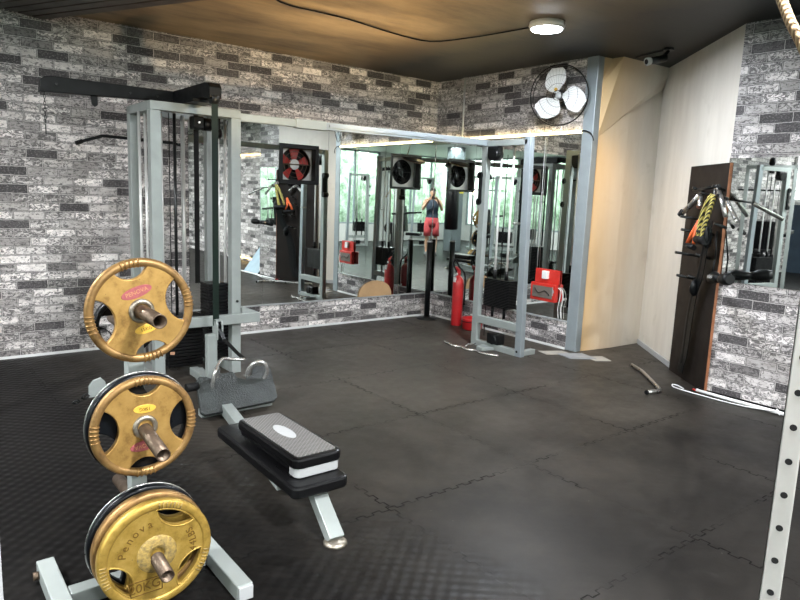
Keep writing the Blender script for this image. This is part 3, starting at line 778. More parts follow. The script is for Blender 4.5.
# ------------------------------------------------------------------ lat machine tower
TX0, TX1, TY0, TY1, TH = 1.536, 2.233, 4.94, 5.52, 2.108
tw = thing('lat_machine', 'large silver lat pulldown and rowing machine with twin weight stacks', 'exercise machine', ((TX0+TX1)/2, 5.2, 0))
pw = .078
for x in (TX0, TX1-pw):
    for y in (TY0, TY1-pw):
        MB().box((x, y, 0), (x+pw, y+pw, TH-.065)).build('post', M['silver'], tw, bevel=.004)
MB().box((TX0, TY0, TH-.065), (TX1, TY0+pw, TH)).build('top_beam', M['silver'], tw, bevel=.004)
MB().box((TX0, TY1-pw, TH-.065), (TX1, TY1, TH)).build('top_beam', M['silver'], tw, bevel=.004)
for x in (TX0, TX1-pw):
    MB().box((x, TY0+pw, TH-.065), (x+pw, TY1-pw, TH)).build('top_beam', M['silver'], tw, bevel=.004)
    MB().box((x, TY0+pw, .0), (x+pw, TY1-pw, .07)).build('base_beam', M['silver'], tw, bevel=.004)
MB().box((TX0+pw, TY1-pw, 0), (TX1-pw, TY1, .07)).build('base_beam', M['silver'], tw, bevel=.004)
MB().box((1.50, TY0-.062, .425), (2.375, TY0-.002, .502)).build('cross_beam', M['silver'], tw, bevel=.004)
MB().prism([(2.233, TY0-.03, .502), (2.375, TY0-.03, .502), (2.233, TY0-.03, .56)], (0, .02, 0)).build('gusset', M['silver'], tw)
MB().cyl((TX1-.035, TY0-.003, .60), (TX1-.035, TY0-.010, .60), .011, n=12).build('bolt', M['darksteel'], tw)
# guide rods
for x, y in ((1.540,5.22),(1.585,5.22),(1.695,5.2),(1.864,5.2),(2.13,5.15),(2.19,5.15)):
    r = .016 if x == 1.864 else .0115
    MB().cyl((x, y, .12), (x, y, TH-.06), r, n=12).build('guide_rod', M['rod'], tw)
# weight stacks
def stack(parent, x0, x1, y0, y1, z0, n, h, holes=True):
    for i in range(n):
        MB().box((x0, y0, z0+i*h+.002), (x1, y1, z0+(i+1)*h-.002)).build('stack_plate', M['stack'], parent, bevel=.003)
stack(tw, 1.70, 1.98, 5.12, 5.26, .06, 14, .027)
stack(tw, 2.03, 2.20, 5.10, 5.30, .08, 24, .027)
MB().box((1.66, 5.10, .44), (1.99, 5.28, .475)).build('stack_top', M['black'], tw, bevel=.004)
for (x, z) in ((1.875,.405),(1.71,.17)):
    MB().box((x, 5.112, z), (x+.035, 5.12, z+.024)).build('number_label', paint('peach_label', (.75,.42,.26), .6, 0, .05, 8), tw)
MB().cyl((1.757, 5.2, .47), (1.757, 5.2, TH-.05), .004, n=8).build('cable', M['black'], tw)
MB().cyl((1.80, 5.2, .47), (1.80, 5.2, TH-.05), .013, n=10).build('selector_rod', M['darksteel'], tw)
MB().box((1.945, 5.18, .73), (1.985, 5.184, TH-.04)).build('rear_belt', M['black'], tw)
# upper pulley housing inside the frame
hp = MB().box((1.90, 5.06, 1.945), (1.985, 5.16, 2.045)).build('pulley_housing', M['black'], tw, bevel=.012)
MB().cyl((1.99, 5.11, 1.99), (2.05, 5.11, 1.99), .05, n=20).build('pulley', M['plastic'], hp)
MB().cyl((1.943, 5.058, 1.995), (1.943, 5.052, 1.995), .009, n=10).build('bolt', M['steel'], hp)
MB().box((2.10, 5.10, 1.90), (2.13, 5.16, 2.045)).cyl((2.09, 5.13, 1.93), (2.14, 5.13, 1.93), .04, n=16).build('side_pulley', M['plastic'], tw)
# top black arm: side arm along the wall, elbow forward over the row station
zt = 2.232
arm = MB().prism([(.892,5.27,2.118),(1.92,5.27,2.158),(1.92,5.27,zt),(.97,5.27,zt),(.925,5.27,zt-.008),(.90,5.27,zt-.03)], (0,.07,0)).build('side_arm', M['black'], tw, bevel=.004)
for x in (1.0, 1.5, 1.7): MB().cyl((x, 5.268, 2.18), (x, 5.262, 2.18), .008, n=10).build('bolt', M['darksteel'], arm)
MB().prism([(1.225,5.30,2.14),(1.275,5.30,2.14),(1.275,5.30,2.07),(1.255,5.30,2.055),(1.235,5.30,2.07)], (0,.012,0)).build('lug', M['black'], arm)
el = MB().prism([(1.815,5.34,2.135),(1.815,4.66,2.135),(1.815,4.56,2.115),(1.815,4.53,2.125),(1.815,4.53,2.195),(1.815,4.56,2.225),(1.815,4.62,2.232),(1.815,5.34,zt)], (.09,0,0)).build('forward_arm', M['black'], tw, bevel=.006)
MB().cyl((1.905, 4.60, 2.17), (1.912, 4.60, 2.17), .012, n=10).build('bolt', M['darksteel'], el)
MB().box((1.78, 4.75, TH+.001), (1.94, 5.30, TH+.024)).build('mount_plate', M['black'], tw)
MB().cyl((1.835, 4.56, 2.12), (1.885, 4.56, 2.12), .038, n=24).build('front_pulley', M['darksteel'], tw)
MB().strip([(1.862, 4.553, 2.12), (1.862, 4.553, 1.2), (1.862, 4.553, .50)], (.046,0,0), .004).build('belt', M['belt'], tw, label='long dark green flat belt')
# hanging chain at the far end of the side arm
ch = MB()
for i in range(9):
    c0 = Vector((.925, 5.30, 2.115 - i*.024)); 
    pts = [c0 + Vector(((.007*math.cos(a) if i % 2 else 0), (0 if i % 2 else .007*math.cos(a)), .015*math.sin(a))) for a in [2*PI*j/10 for j in range(10)]]
    ch.tube(pts, .0022, 5, closed=True)
ch.tube([(.925,5.30,1.90),(.925,5.30,1.83)], .004, 6)
ch.build('chain', M['darksteel'], tw)
# low bracket post with its roller
br = MB().box((1.785, 4.52, .04), (1.86, 4.58, .44)).box((1.80, 4.58, .04), (1.865, 4.94, .10)).build('bracket_post', M['silver'], tw, bevel=.006)
MB().prism([(1.845,4.50,.40),(1.845,4.50,.52),(1.845,4.52,.545),(1.845,4.56,.545),(1.845,4.58,.52),(1.845,4.58,.40)], (.012,0,0)).prism([(1.885,4.50,.43),(1.885,4.50,.52),(1.885,4.52,.545),(1.885,4.56,.545),(1.885,4.58,.52),(1.885,4.58,.43)], (.012,0,0)).box((1.845,4.515,.535),(1.897,4.57,.548)).build('roller_fork', M['silver'], br)
MB().cyl((1.858, 4.54, .50), (1.884, 4.54, .50), .030, n=18).build('roller', M['plastic'], br)
MB().strip([(1.87, 4.52, .49), (1.885, 4.46, .41), (1.93, 4.33, .33), (1.95, 4.25, .30)], (.032,.01,0), .006).build('link_strap', M['black'], tw)
# seat rail, seat, legs, foot plate
rail = MB().bar((1.47, 2.75, .062), (1.872, 4.94, .052), .07, .07).build('seat_rail', M['silver'], tw, bevel=.004)
MB().bar((1.55, 3.17, .09), (1.55, 3.17, .20), .07, .05).build('rail_bracket', M['palegrey'], tw)
lg = MB().bar((1.445, 2.42, .195), (1.438, 2.215, .02), .075, .045, (0,1,.3)).build('leg', M['silver'], tw, bevel=.004)
MB().lathe((1.436, 2.213, 0), (0,0,1), [(.0001,0),(.052,0),(.052,.010),(.042,.02),(.0001,.022)], 20).build('foot_pad', M['hub'], lg)
MB().bar((1.46, 2.40, .175), (1.49, 2.85, .075), .06, .05).build('rail_neck', M['silver'], tw)
def rrect(x0, x1, y0, y1, r, n=5):
    pts = []
    for cx, cy, a0 in ((x1-r,y1-r,0),(x0+r,y1-r,PI/2),(x0+r,y0+r,PI),(x1-r,y0+r,1.5*PI)):
        pts += [(cx+r*math.cos(a0+PI/2*i/n), cy+r*math.sin(a0+PI/2*i/n)) for i in range(n+1)]
    return pts
def rz_pts(pts, c, a, z): return [(c[0]+(x-c[0])*math.cos(a)-(y-c[1])*math.sin(a), c[1]+(x-c[0])*math.sin(a)+(y-c[1])*math.cos(a), z) for x, y in pts]
sp_ = rz_pts(rrect(1.285, 1.565, 2.305, 3.20, .035), (1.425,2.305), -.02, .195)
MB().prism(sp_, (0,0,.055)).build('seat_pad', M['seatpad'], tw, bevel=.012)
# foot plate
fa, fb, fc, fd = Vector((1.505,3.93,.055)), Vector((2.055,3.93,.07)), Vector((2.095,4.15,.275)), Vector((1.555,4.15,.25))
u_ = (fb-fa); v_ = (fd-fa)
def FP(a, b): return fa*(1-a)*(1-b) + fb*a*(1-b) + fc*a*b + fd*(1-a)*b
outl = [(.05,.0),(.95,.0),(1,.10),(1,.86),(.95,.97),(.80,1.0),(.76,.97),(.72,.80),(.62,.70),(.52,.80),(.48,.97),(.30,.99),(.22,.86),(.12,.97),(.04,1.0),(0,.9),(0,.10)]
nrm = u_.cross(v_).normalized()
MB().prism([FP(a,b) for a,b in outl], -nrm*.03).build('foot_plate', M['tread'], tw, bevel=.006)
MB().box((1.53, 3.99, .015), (2.04, 4.05, .065)).build('foot_plate_beam', M['silver'], tw, bevel=.004)
MB().cyl((1.47,4.10,.20),(1.55,4.10,.20), .028, n=16).build('roller_grip', M['rubber'], tw)
# low pulley arm of the left station with its carabiner
lp = MB().prism([(1.02,4.74,.03),(1.13,4.74,.03),(1.13,4.74,.13),(1.10,4.74,.165),(1.05,4.74,.15),(1.02,4.74,.11)], (0,.02,0)).bar((1.07,4.80,.05),(1.56,5.05,.05),.05,.05).build('low_arm', M['silver'], tw, bevel=.003)
MB().cyl((1.075,4.77,.09),(1.075,4.80,.09), .045, n=20).build('pulley', M['plastic'], lp)
MB().tube([(1.02,4.73,.05),(.985,4.72,.035),(.965,4.70,.05),(.975,4.69,.075),(1.0,4.71,.07)], .007, 6, closed=True).tube([(.955,4.70,.03),(.925,4.69,.02),(.905,4.68,.03),(.915,4.67,.045),(.94,4.68,.045)], .006, 6, closed=True).build('carabiner', M['darksteel'], lp)

# chrome close-grip row handle resting on the foot plate
t = thing('row_handle', 'chrome close-grip row handle resting on the grey foot plate', 'cable handle', (1.80, 4.12, .26))
HZ = -.035
def dloop(cx, cy, cz, w_, h_, tilt):
    pts = []
    for i in range(20):
        a = 2*PI*i/20; px = w_*math.cos(a); pz = h_*math.sin(a)
        pts.append((cx + px*math.cos(tilt), cy + px*math.sin(tilt) - pz*.35, cz + pz + HZ))
    return pts
MB().tube(dloop(1.665, 4.09, .268, .050, .085, .9), .015, 8, closed=True).build('grip_loop', M['chrome'], t)
MB().tube(dloop(1.965, 4.08, .275, .066, .085, -.4), .015, 8, closed=True).build('grip_loop', M['chrome'], t)
MB().tube([(1.69,4.13,.30),(1.76,4.20,.335),(1.83,4.21,.325),(1.90,4.14,.33)], .012, 8, smooth_pts=4).build('yoke', M['chrome'], t)

# aerobic step platform on the seat
t = thing('step_platform', 'black aerobic step platform with grey diamond tread on the bench seat', 'step platform', (1.45, 2.40, .25))
ang = -.004
def stepz(x0,x1,y0,y1,r,z): return rz_pts(rrect(x0,x1,y0,y1,r), (1.45,2.40), ang, z)
MB().prism(stepz(1.336,1.564,2.383,2.47,.03,.252), (0,0,.05)).build('lower_riser', M['palegrey'], t, bevel=.006, label='pale grey riser layer')
MB().prism(stepz(1.345,1.555,2.47,2.985,.01,.268), (0,0,.03)).build('skirt', M['plastic'], t)
b0 = stepz(1.325,1.575,2.375,2.995,.04,.296); 
MB().prism(b0, (0,0,.05)).build('platform', M['plastic'], t, bevel=.012)
MB().prism(stepz(1.347,1.553,2.40,2.975,.02,.3462), (0,0,.003)).build('tread', M['diamond'], t)
MB().prism([(1.45+.035*math.cos(2*PI*i/30), 2.71+.10*math.sin(2*PI*i/30), .3492) for i in range(30)], (0,0,.001)).build('oval_badge', M['palegrey'], t)
for x in (1.345,1.555):
    MB().box((x-.018, 2.42, .251), (x+.018, 2.56, .258)).build('riser_foot', M['plastic'], t)

# bent lat bar hung on a hook of the tower's rear post
t = thing('lat_bar', 'black bent lat pulldown bar hung behind the tower against the brick wall', 'cable bar', (1.50, 5.60, 1.85))
MB().tube([(1.175,5.545,1.80),(1.19,5.545,1.808),(1.36,5.545,1.868),(1.44,5.545,1.866),(1.90,5.545,1.855),(2.0,5.545,1.84)], .012, 8).build('bar', M['black'], t)
MB().tube([(1.165,5.545,1.797),(1.215,5.545,1.817)], .016, 8).build('grip', M['rubber'], t)
MB().bar((1.575,5.50,1.83),(1.575,5.565,1.83), .03,.02).build('hook', M['darksteel'], tw)

# crossover beam from the tower to the cable machine
t = thing('crossover_beam', 'long grey overhead beam joining the lat machine to the cable machine', 'beam', (3.5, 5.0, 2.03))
P0, P1 = Vector((TX1, 4.985, 2.058)), Vector((4.715, 4.72, 2.045))
dd = P1-P0
MB().bar(P0, P0+dd*.20, .05, .06).build('beam_section', M['silver'], t, bevel=.003)
MB().bar(P0+dd*.19, P0+dd*.30, .065, .075).build('joint_sleeve', M['silver'], t, bevel=.003)
MB().bar(P0+dd*.30, P1, .05, .062).build('beam_section', M['blue_silver'], t, bevel=.003)
MB().bar(P0+dd*.31-Vector((0,.03,0)), P0+dd*.80-Vector((0,.03,0)), .012, .02).build('edge_rail', M['blue_silver'], t)

# ------------------------------------------------------------------ cable machine B
def cable_machine(label, loc, rz, group=None, n=18, full=True, frame='silver'):
    t = thing('cable_machine', label, 'exercise machine', loc, rz, group)
    B = lambda mb, nm, m, **k: mb.build(nm, m, t, local=True, **k)
    # local frame: width along Y (0..-.64), x front
    B(MB().bar((0,0,.0),(0,-.01,2.07), .06,.075, (0,1,0)), 'post', M[frame], bevel=.004)
    B(MB().bar((0,-.61,.0),(0,-.555,2.09), .06,.075, (0,1,0)), 'post', M[frame] if not full else M['blue_silver'], bevel=.004)
    B(MB().box((-.03,-.56,2.01),(.03,-.04,2.065)), 'top_beam', M[frame], bevel=.004)
    B(MB().box((-.03,-.575,.24),(.03,-.035,.315)), 'cross_beam', M[frame], bevel=.004)
    B(MB().box((-.03,-.575,.0),(.03,-.035,.06)), 'base_beam', M[frame], bevel=.004)
    B(MB().box((.03,-.62,.0),(.22,-.56,.05)), 'base_foot', M[frame], bevel=.004)
    B(MB().prism([(-.03,-.14,.0),(-.03,-.30,.0),(-.16,-.26,.0),(-.16,-.18,.0)], (0,0,.035)), 'base_foot', M[frame], bevel=.004)
    for y in (-.17, -.33):
        B(MB().cyl((.05,y,.33),(.05,y,2.03), .0115, n=12), 'guide_rod', M['rod'])
    B(MB().cyl((.05,-.25,.70),(.05,-.25,1.93), .004, n=6), 'cable', M['black'])
    B(MB().cyl((.05,-.07,.10),(.05,-.07,1.90), .004, n=6), 'cable', M['black'])
    for i in range(n):
        B(MB().box((-.01,-.43,.43+i*.0155+.001),(.11,-.09,.43+(i+1)*.0155-.001)), 'stack_plate', M['stack'], bevel=.002)
    B(MB().cyl((.05,-.17,.70),(.05,-.17,.80), .02, n=12), 'bushing', M['plastic'])
    B(MB().cyl((.05,-.33,.70),(.05,-.33,.80), .02, n=12), 'bushing', M['plastic'])
    B(MB().cyl((.05,-.17,.32),(.05,-.17,.43), .016, n=10), 'spacer', M['plastic'])
    B(MB().cyl((.05,-.33,.32),(.05,-.33,.43), .016, n=10), 'spacer', M['plastic'])
    hd = B(MB().box((-.035,-.20,1.925),(.035,-.05,2.01)), 'pulley_housing', M['black'], bevel=.012)
    MB().cyl((-.05,-.13,1.93),(.05,-.13,1.93), .06, n=24).build('pulley', M['plastic'], hd, local=True)
    hd = B(MB().box((-.05,-.36,.06),(.06,-.20,.17)), 'low_pulley_block', M['plastic'], bevel=.015)
    MB().cyl((-.07,-.30,.11),(.07,-.30,.11), .045, n=20).build('pulley', M['black'], hd, local=True)
    MB().cyl((-.052,-.26,.12),(-.056,-.26,.12), .008, n=8).build('bolt', M['steel'], hd, local=True)
    B(MB().cyl((-.031,-.60,.05),(-.035,-.60,.05), .012, n=12), 'bolt', M['darksteel'])
    if full:
        B(MB().box((-.05,.00,1.45),(.02,.035,1.75)).cyl((-.05,.03,1.73),(.03,.03,1.73),.035,n=16).cyl((-.05,.03,1.47),(.03,.03,1.47),.035,n=16), 'swivel_arm', M['black'], bevel=.004)
        B(MB().cyl((0,-.50,1.28),(-.09,-.50,1.28), .01, n=8), 'pin', M['steel'])
    return t
cmB = cable_machine('silver cable pulley column with black weight stack in front of the corner mirrors', (4.75, 4.745, 0), 0)
# shiny curl bar on the floor
t = thing('curl_bar', 'wavy chrome curl bar lying on the mats at the foot of the cable column', 'cable bar', (4.5, 4.6, 0))
MB().tube([(4.50,4.94,.014),(4.48,4.85,.014),(4.45,4.76,.014),(4.49,4.68,.014),(4.46,4.58,.014),(4.51,4.48,.014),(4.48,4.38,.014),(4.55,4.22,.014)], .013, 8, smooth_pts=5).build('bar', M['chrome'], t)
MB().tube([(4.47,4.60,.034),(4.50,4.60,.055),(4.56,4.60,.05),(4.62,4.61,.05)], .008, 6).build('swivel_eye', M['chrome'], t)

# ------------------------------------------------------------------ corner objects
t = thing('corner_post', 'black round bumper post standing in the mirrored corner', 'post', (5.22, 6.09, 0))
MB().lathe((5.22,6.09,0), (0,0,1), [(.0001,0),(.13,0),(.13,.012),(.05,.02),(.036,.03)], 32).build('base_disc', M['darksteel'], t)
MB().cyl((5.22,6.09,.02),(5.22,6.09,.95), .034, n=24).build('pole', M['black'], t)
MB().cyl((5.22,6.09,.95),(5.22,6.09,.965), .036, n=24).build('cap', M['aluplate'], t)

t = thing('fire_extinguisher', 'tall red fire extinguisher standing before the short-wall mirror', 'fire extinguisher', (5.27, 5.60, 0))
e = (5.27, 5.60)
MB().lathe((*e,0), (0,0,1), [(.0001,.0),(.062,.0),(.066,.015),(.066,.50),(.060,.545),(.040,.575),(.022,.59),(.022,.61)], 32).build('cylinder', M['red'], t)
MB().lathe((*e,.60), (0,0,1), [(.0001,0),(.024,0),(.024,.03),(.016,.05),(.0001,.05)], 16).build('valve', M['red'], t)
MB().prism([(e[0]-.01,e[1]+.05,.655),(e[0]-.01,e[1]-.02,.645),(e[0]-.01,e[1]-.02,.66),(e[0]-.01,e[1]+.04,.70),(e[0]-.01,e[1]+.06,.70)], (.02,0,0)).build('lever', M['red'], t)
MB().cyl((e[0]-.024,e[1],.615),(e[0]-.036,e[1],.615), .013, n=14).build('gauge', M['white'], t)
MB().box((e[0]-.067,e[1]-.018,.52),(e[0]-.05,e[1]+.018,.575)).build('tag', M['white'], t)
MB().tube([(e[0],e[1]+.02,.63),(e[0]-.01,e[1]+.075,.70),(e[0]-.01,e[1]+.09,.74),(e[0],e[1]+.06,.77),(e[0],e[1],.70),(e[0]+.02,e[1]-.08,.62),(e[0]+.03,e[1]-.085,.45),(e[0]+.03,e[1]-.08,.25)], .011, 8, smooth_pts=4).build('hose', M['rubber'], t)
t = thing('floor_bin', 'low round red basin on the floor beside the extinguisher', 'basin', (5.24, 5.30, 0))
MB().lathe((5.26,5.32,0), (0,0,1), [(.0001,.0),(.10,.0),(.115,.02),(.125,.12),(.13,.135),(.12,.135),(.10,.02),(.0001,.015)], 32).build('bowl', M['red'], t)
MB().torus((5.26,5.32,.10), (0,0,1), .124, .005, 36, 6).build('black_band', M['plastic'], t)
o = MB().cyl((5.385,5.66,.0),(5.385,5.66,.32), .009, n=8).build('conduit', M['white']); tag(o, 'thin white conduit on the brick strip beside the extinguisher', 'conduit')

# red box on the mirror
t = thing('red_wall_box', 'red electrical box with open flap and white cables fixed on the mirror', 'wall box', (5.38, 4.39, .46))
x0, x1 = 5.345, 5.400
MB().box((x0,4.235,.47),(x1,4.56,.655)).build('box', M['redbox'], t, bevel=.006)
MB().box((x1-.012,4.225,.655),(x1,4.545,.80)).build('flap', M['redbox'], t, bevel=.004)
MB().box((x0-.006,4.27,.505),(x0+.004,4.53,.625)).build('panel', paint('taupe_panel', (.17,.14,.12), .5, 0, .1, 9), t)
MB().tube([(x0-.008,4.50,.60),(x0-.012,4.44,.55),(x0-.012,4.36,.58),(x0-.012,4.30,.54)], .004, 6, smooth_pts=4).build('wire', M['plastic'], t)
MB().box((x0+.005,4.36,.70),(x1-.008,4.43,.785)).build('socket', M['white'], t, bevel=.006)
MB().box((x0-.004,4.262,.54),(x0+.004,4.275,.63)).box((x0-.004,4.25,.57),(x0+.002,4.262,.60)).build('latch', M['palegrey'], t)
for dy in (0,.04):
    MB().tube([(x1-.01,4.26-dy,.63),(x1-.01,4.20-dy*.5,.60),(x1-.015,4.20-dy,.52),(x1-.01,4.22-dy,.42),(x1-.01,4.205-dy,.31)], .004, 6, smooth_pts=4).build('cable', M['white'], t)
MB().tube([(x1-.01,4.53,.80),(x1-.004,4.54,1.2),(x1-.004,4.545,2.15)], .004, 6).build('riser_wire', M['palegrey'], t)

# half-round board on the mirror ledge
t = MB().prism([(4.545+.24*math.cos(PI*i/20)*1.0, YL-.022, .301+.185*math.sin(PI*i/20)**.85) for i in range(21)], (0,.012,0)).build('wooden_board', M['ply'])
tag(t, 'tan half-round wooden board leaning on the long mirror ledge', 'board')

# wall-mounted fans
def box_fan(label, x0, x1, z0, z1, frame, blade, plate, red):
    t = thing('exhaust_fan', label, 'fan', ((x0+x1)/2, YL-.02, z0))
    y1, y0 = YL+.168, YL-.014; w_ = .042 if red else .028; yf = YL+.075
    cx, cz = (x0+x1)/2, (z0+z1)/2; R_ = (x1-x0)/2-w_-.012
    MB().box((x0,y0,z0),(x1,y1,z0+w_)).box((x0,y0,z1-w_),(x1,y1,z1)).box((x0,y0,z0+w_),(x0+w_,y1,z1-w_)).box((x1-w_,y0,z0+w_),(x1,y1,z1-w_)).build('frame', frame, t, bevel=.004)
    pl = curve_mesh([[(-(x1-x0)/2+w_*.8, -(z1-z0)/2+w_*.8), ((x1-x0)/2-w_*.8, -(z1-z0)/2+w_*.8), ((x1-x0)/2-w_*.8, (z1-z0)/2-w_*.8), (-(x1-x0)/2+w_*.8, (z1-z0)/2-w_*.8)], circ(R_ if red else R_*.78, 40)], .003)
    link_mesh('face_plate', pl, plate, t, T(0, yf-(YL-.02), cz-z0) @ Matrix.Rotation(PI/2, 4, 'X'))
    MB().box((x0+w_,y1-.012,z0+w_),(x1-w_,y1-.004,z1-w_)).build('back_panel', M['plastic'], t)
    Rb = R_ if red else R_*.76
    y0 = yf-.02
    hub = MB().cyl((cx,y0+.035,cz),(cx,y1-.02,cz), .055 if red else .045, n=20).build('hub', M['aluplate'] if red else M['darksteel'], t)
    for k in range(5):
        a = 2*PI*k/5 + .3; pts = []
        def q(r, d, yy): return (cx + r*math.cos(a+d), yy, cz + r*math.sin(a+d))
        vs = [q(.045,-.35,y0+.05), q(Rb*.6,-.36,y0+.048), q(Rb*.96,-.33,y0+.045), q(Rb*.97,0,y0+.06), q(Rb*.95,.28,y0+.078), q(Rb*.55,.30,y0+.075), q(.045,.45,y0+.07)]
        MB().prism(vs, (0,.004,0)).build('blade', blade, t)
    g = MB()
    for rr in ((.5,.75,.98) if red else (.35,.6,.85,1.0)): g.torus((cx,y0+.022,cz), (0,1,0), Rb*rr, .003, 36, 6)
    g.cyl((cx-Rb,y0+.022,cz),(cx+Rb,y0+.022,cz), .007 if red else .004, n=6)
    if not red: g.cyl((cx,y0+.022,cz-Rb),(cx,y0+.022,cz+Rb), .004, n=6)
    g.build('guard', M['rust'] if red else M['darksteel'], t)
    return t
fan1 = box_fan('square exhaust fan with red blades in a black frame on the long mirror', 3.262, 3.735, 1.578, 1.992, M['black'], M['redred'], M['aluplate'], True)
fan2 = box_fan('square grey metal exhaust fan with a dark rotor on the mirror near the corner', 4.72, 5.18, 1.575, 1.985, M['darksteel'], M['darksteel'], M['aluplate'], False)
MB().lathe((5.04,YL-.03,1.93), (0,-.35,1), [(.0001,.02),(.10,.012),(.14,.0),(.13,-.006),(.0001,0)], 28).build('oval_reflection', M['plastic'], fan2)  # dark oval reflection built as a solid shape on the fan
MB().torus((5.04,YL-.03,1.93), (0,-.35,1), .14, .005, 30, 6).build('oval_reflection_rim', M['rust'], fan2)
MB().box((5.10,YL+.03,1.61),(5.13,YL+.036,1.95)).build('side_bar', M['darksteel'], fan2)

# oscillating wall fan
t = thing('wall_fan', 'round wall fan with three white blades and a black wire guard', 'fan', (XR-.1, 4.352, 2.53))
fc_ = Vector((XR-.17, 4.285, 2.52)); ax = Vector((-1,-.42,-.10)).normalized(); ex, ey = basis(ax)
MB().cyl((XR,4.33,2.44),(XR-.07,4.33,2.46), .03, n=14).cyl((XR-.06,4.332,2.46),fc_-ax*.03, .022, n=12).build('wall_bracket', M['plastic'], t)
MB().cyl(fc_-ax*.06, fc_-ax*.01, .055, .05, n=24).build('motor', M['darksteel'], t)
g = MB().torus(fc_+ax*.02, ax, .285, .0055, 56, 8).torus(fc_-ax*.03, ax, .272, .004, 56, 6).torus(fc_+ax*.045, ax, .19, .0016, 48, 5).torus(fc_+ax*.06, ax, .11, .0016, 40, 5).torus(fc_+ax*.066, ax, .045, .003, 30, 5)
g.build('guard_ring', M['plastic'], t)
g = MB()
for k in range(44):
    a = 2*PI*k/44; d = ex*math.cos(a)+ey*math.sin(a)
    g.tube([fc_+ax*.066+d*.045, fc_+ax*.055+d*.14, fc_+ax*.038+d*.22, fc_+ax*.02+d*.285], .0007, 4)
for k in range(24):
    a = 2*PI*k/24; d = ex*math.cos(a)+ey*math.sin(a)
    g.tube([fc_-ax*.045+d*.05, fc_-ax*.05+d*.16, fc_-ax*.03+d*.25, fc_+ax*.02+d*.285], .0007, 4)
g.build('guard_wires', M['darksteel'], t, kind='stuff')
MB().lathe(fc_, ax, [(.035,-.01),(.035,.02),(.025,.035),(.0001,.04)], 24).build('hub', M['palegrey'], t)
# screen-space check not needed: blades are at rest, one pointing up
upv = Vector((0,0,1)); upv = (upv - ax*upv.dot(ax)).normalized(); rtv = upv.cross(ax).normalized()
if rtv.y > 0: rtv = -rtv
for k, a0 in enumerate((112, -8, 232)):
    pts = []
    n_ = 10; lead = []; trail = []
    for i in range(n_+1):
        s_ = i/n_; r = .03 + .235*s_
        wl = math.radians(25 + 22*math.sin(PI*min(1, s_*1.15)) ) if s_ < .97 else math.radians(14)
        c_a = math.radians(a0) - .42*s_ + .12
        lead.append((r*(1 if s_ < .97 else 1.02), c_a + wl, -.012)); trail.append((r*(.98 if s_ > .9 else 1), c_a - wl*(1-.25*s_), .014))
    vs = []
    for (r, a, h) in lead + trail[::-1]:
        vs.append(fc_ + (rtv*math.cos(a) + upv*math.sin(a))*r + ax*(h + .005))
    b_ = MB(); m_ = n_+1
    for i in range(n_):
        q = [vs[i], vs[i+1], vs[2*m_-2-i], vs[2*m_-1-i]]
        b_.add(q + [v + ax*.003 for v in q], [(0,1,2,3),(7,6,5,4),(0,4,5,1),(1,5,6,2),(2,6,7,3),(3,7,4,0)])
    bl = b_.build('blade', M['white'], t)
    if k == 0: MB().cyl(fc_ + (rtv*math.cos(math.radians(118)) + upv*math.sin(math.radians(118)))*.065 + ax*.02, fc_ + (rtv*math.cos(math.radians(118)) + upv*math.sin(math.radians(118)))*.065 + ax*.026, .017, n=14).build('round_sticker', M['badge_gold'], bl)

# bullet security camera under the ceiling
t = thing('security_camera', 'grey bullet security camera under the dark ceiling at the recess', 'camera', (5.5, 3.45, 2.75))
cc = Vector((5.42, 3.50, 2.765))
MB().cyl((5.56,3.36,C),(5.56,3.36,C-.02), .045, n=24).build('mount', M['darksteel'], t)
MB().cyl((5.56,3.36,C-.02),(5.52,3.40,2.79), .015, n=12).build('arm', M['darksteel'], t)
dcam = Vector((-.80,.28,-.22)).normalized()
p = Vector((5.545,3.375,2.795))
MB().cyl(p, p+dcam*.20, .032, n=24).build('housing', M['darksteel'], t)
MB().lathe(p+dcam*.20, dcam, [(.034,-.03),(.036,.004),(.030,.006),(.0001,.004)], 24).build('lens_ring', M['aluplate'], t)
MB().cyl(p+dcam*.206, p+dcam*.209, .022, n=18).build('lens', M['plastic'], t)
MB().tube([(5.56,3.36,C-.01),(5.60,3.55,C-.01),(5.66,3.75,C-.01)], .006, 6).build('lead', M['plastic'], t)

# ------------------------------------------------------------------ hook board on the diagonal wall
off0 = .03
bg_ = Vector((.445,.555,0)).normalized(); bn_ = Vector((-bg_.y, bg_.x, 0))
def W(s, o, z): return Vector((5.172,2.515,0)) + bg_*(s+.2) + bn_*o + Vector((0,0,z))
bd = thing('hook_board', 'tall dark brown board with pegs for cable handles leaning on the plaster wall', 'hook board', W(.2,0,0))
MB().prism([W(-.20,0,.0), W(.53,0,.0), W(.51,0,1.85), W(-.20,0,1.85)], bn_*-.020).build('board', M['brownwood'], bd, bevel=.002)
MB().prism([W(-.20,.0,.0+.02), W(-.20,.0,1.85), W(-.20,-.020,1.85), W(-.20,-.020,.02)], bg_*-.006).build('edge_strip', M['orangewood'], bd, label='orange unpainted edge')
def Wi(s, o, z): return W(s-.16, o, z-.03)
def pegh(s, z, l=.16, r=.012): return MB().cyl(Wi(s,0,z), Wi(s,l,z+.03), r, n=10).add([],[])
for s, z, l in ((.30,1.42,.20),(.33,1.31,.17),(.10,1.31,.14),(.28,1.12,.22),(.12,1.12,.12),(.30,.925,.18),(.22,.93,.12),(.0,1.67,.10),(.36,1.66,.10),(-.08,1.60,.10),(-.10,1.38,.1),(.20,1.62,.10)):
    pegh(s, z, l).build('peg', M['darksteel'], bd)
def hung(name, label, loc): return thing(name, label, 'cable attachment', loc)
t = hung('vee_bar', 'grey V-shaped cable handle on the upper left pegs of the hook board', Wi(.40,.06,1.5))
MB().tube([Wi(.50,.10,1.48), Wi(.42,.07,1.55), Wi(.33,.05,1.63)], .022, 10).build('grip', M['steel'], t)
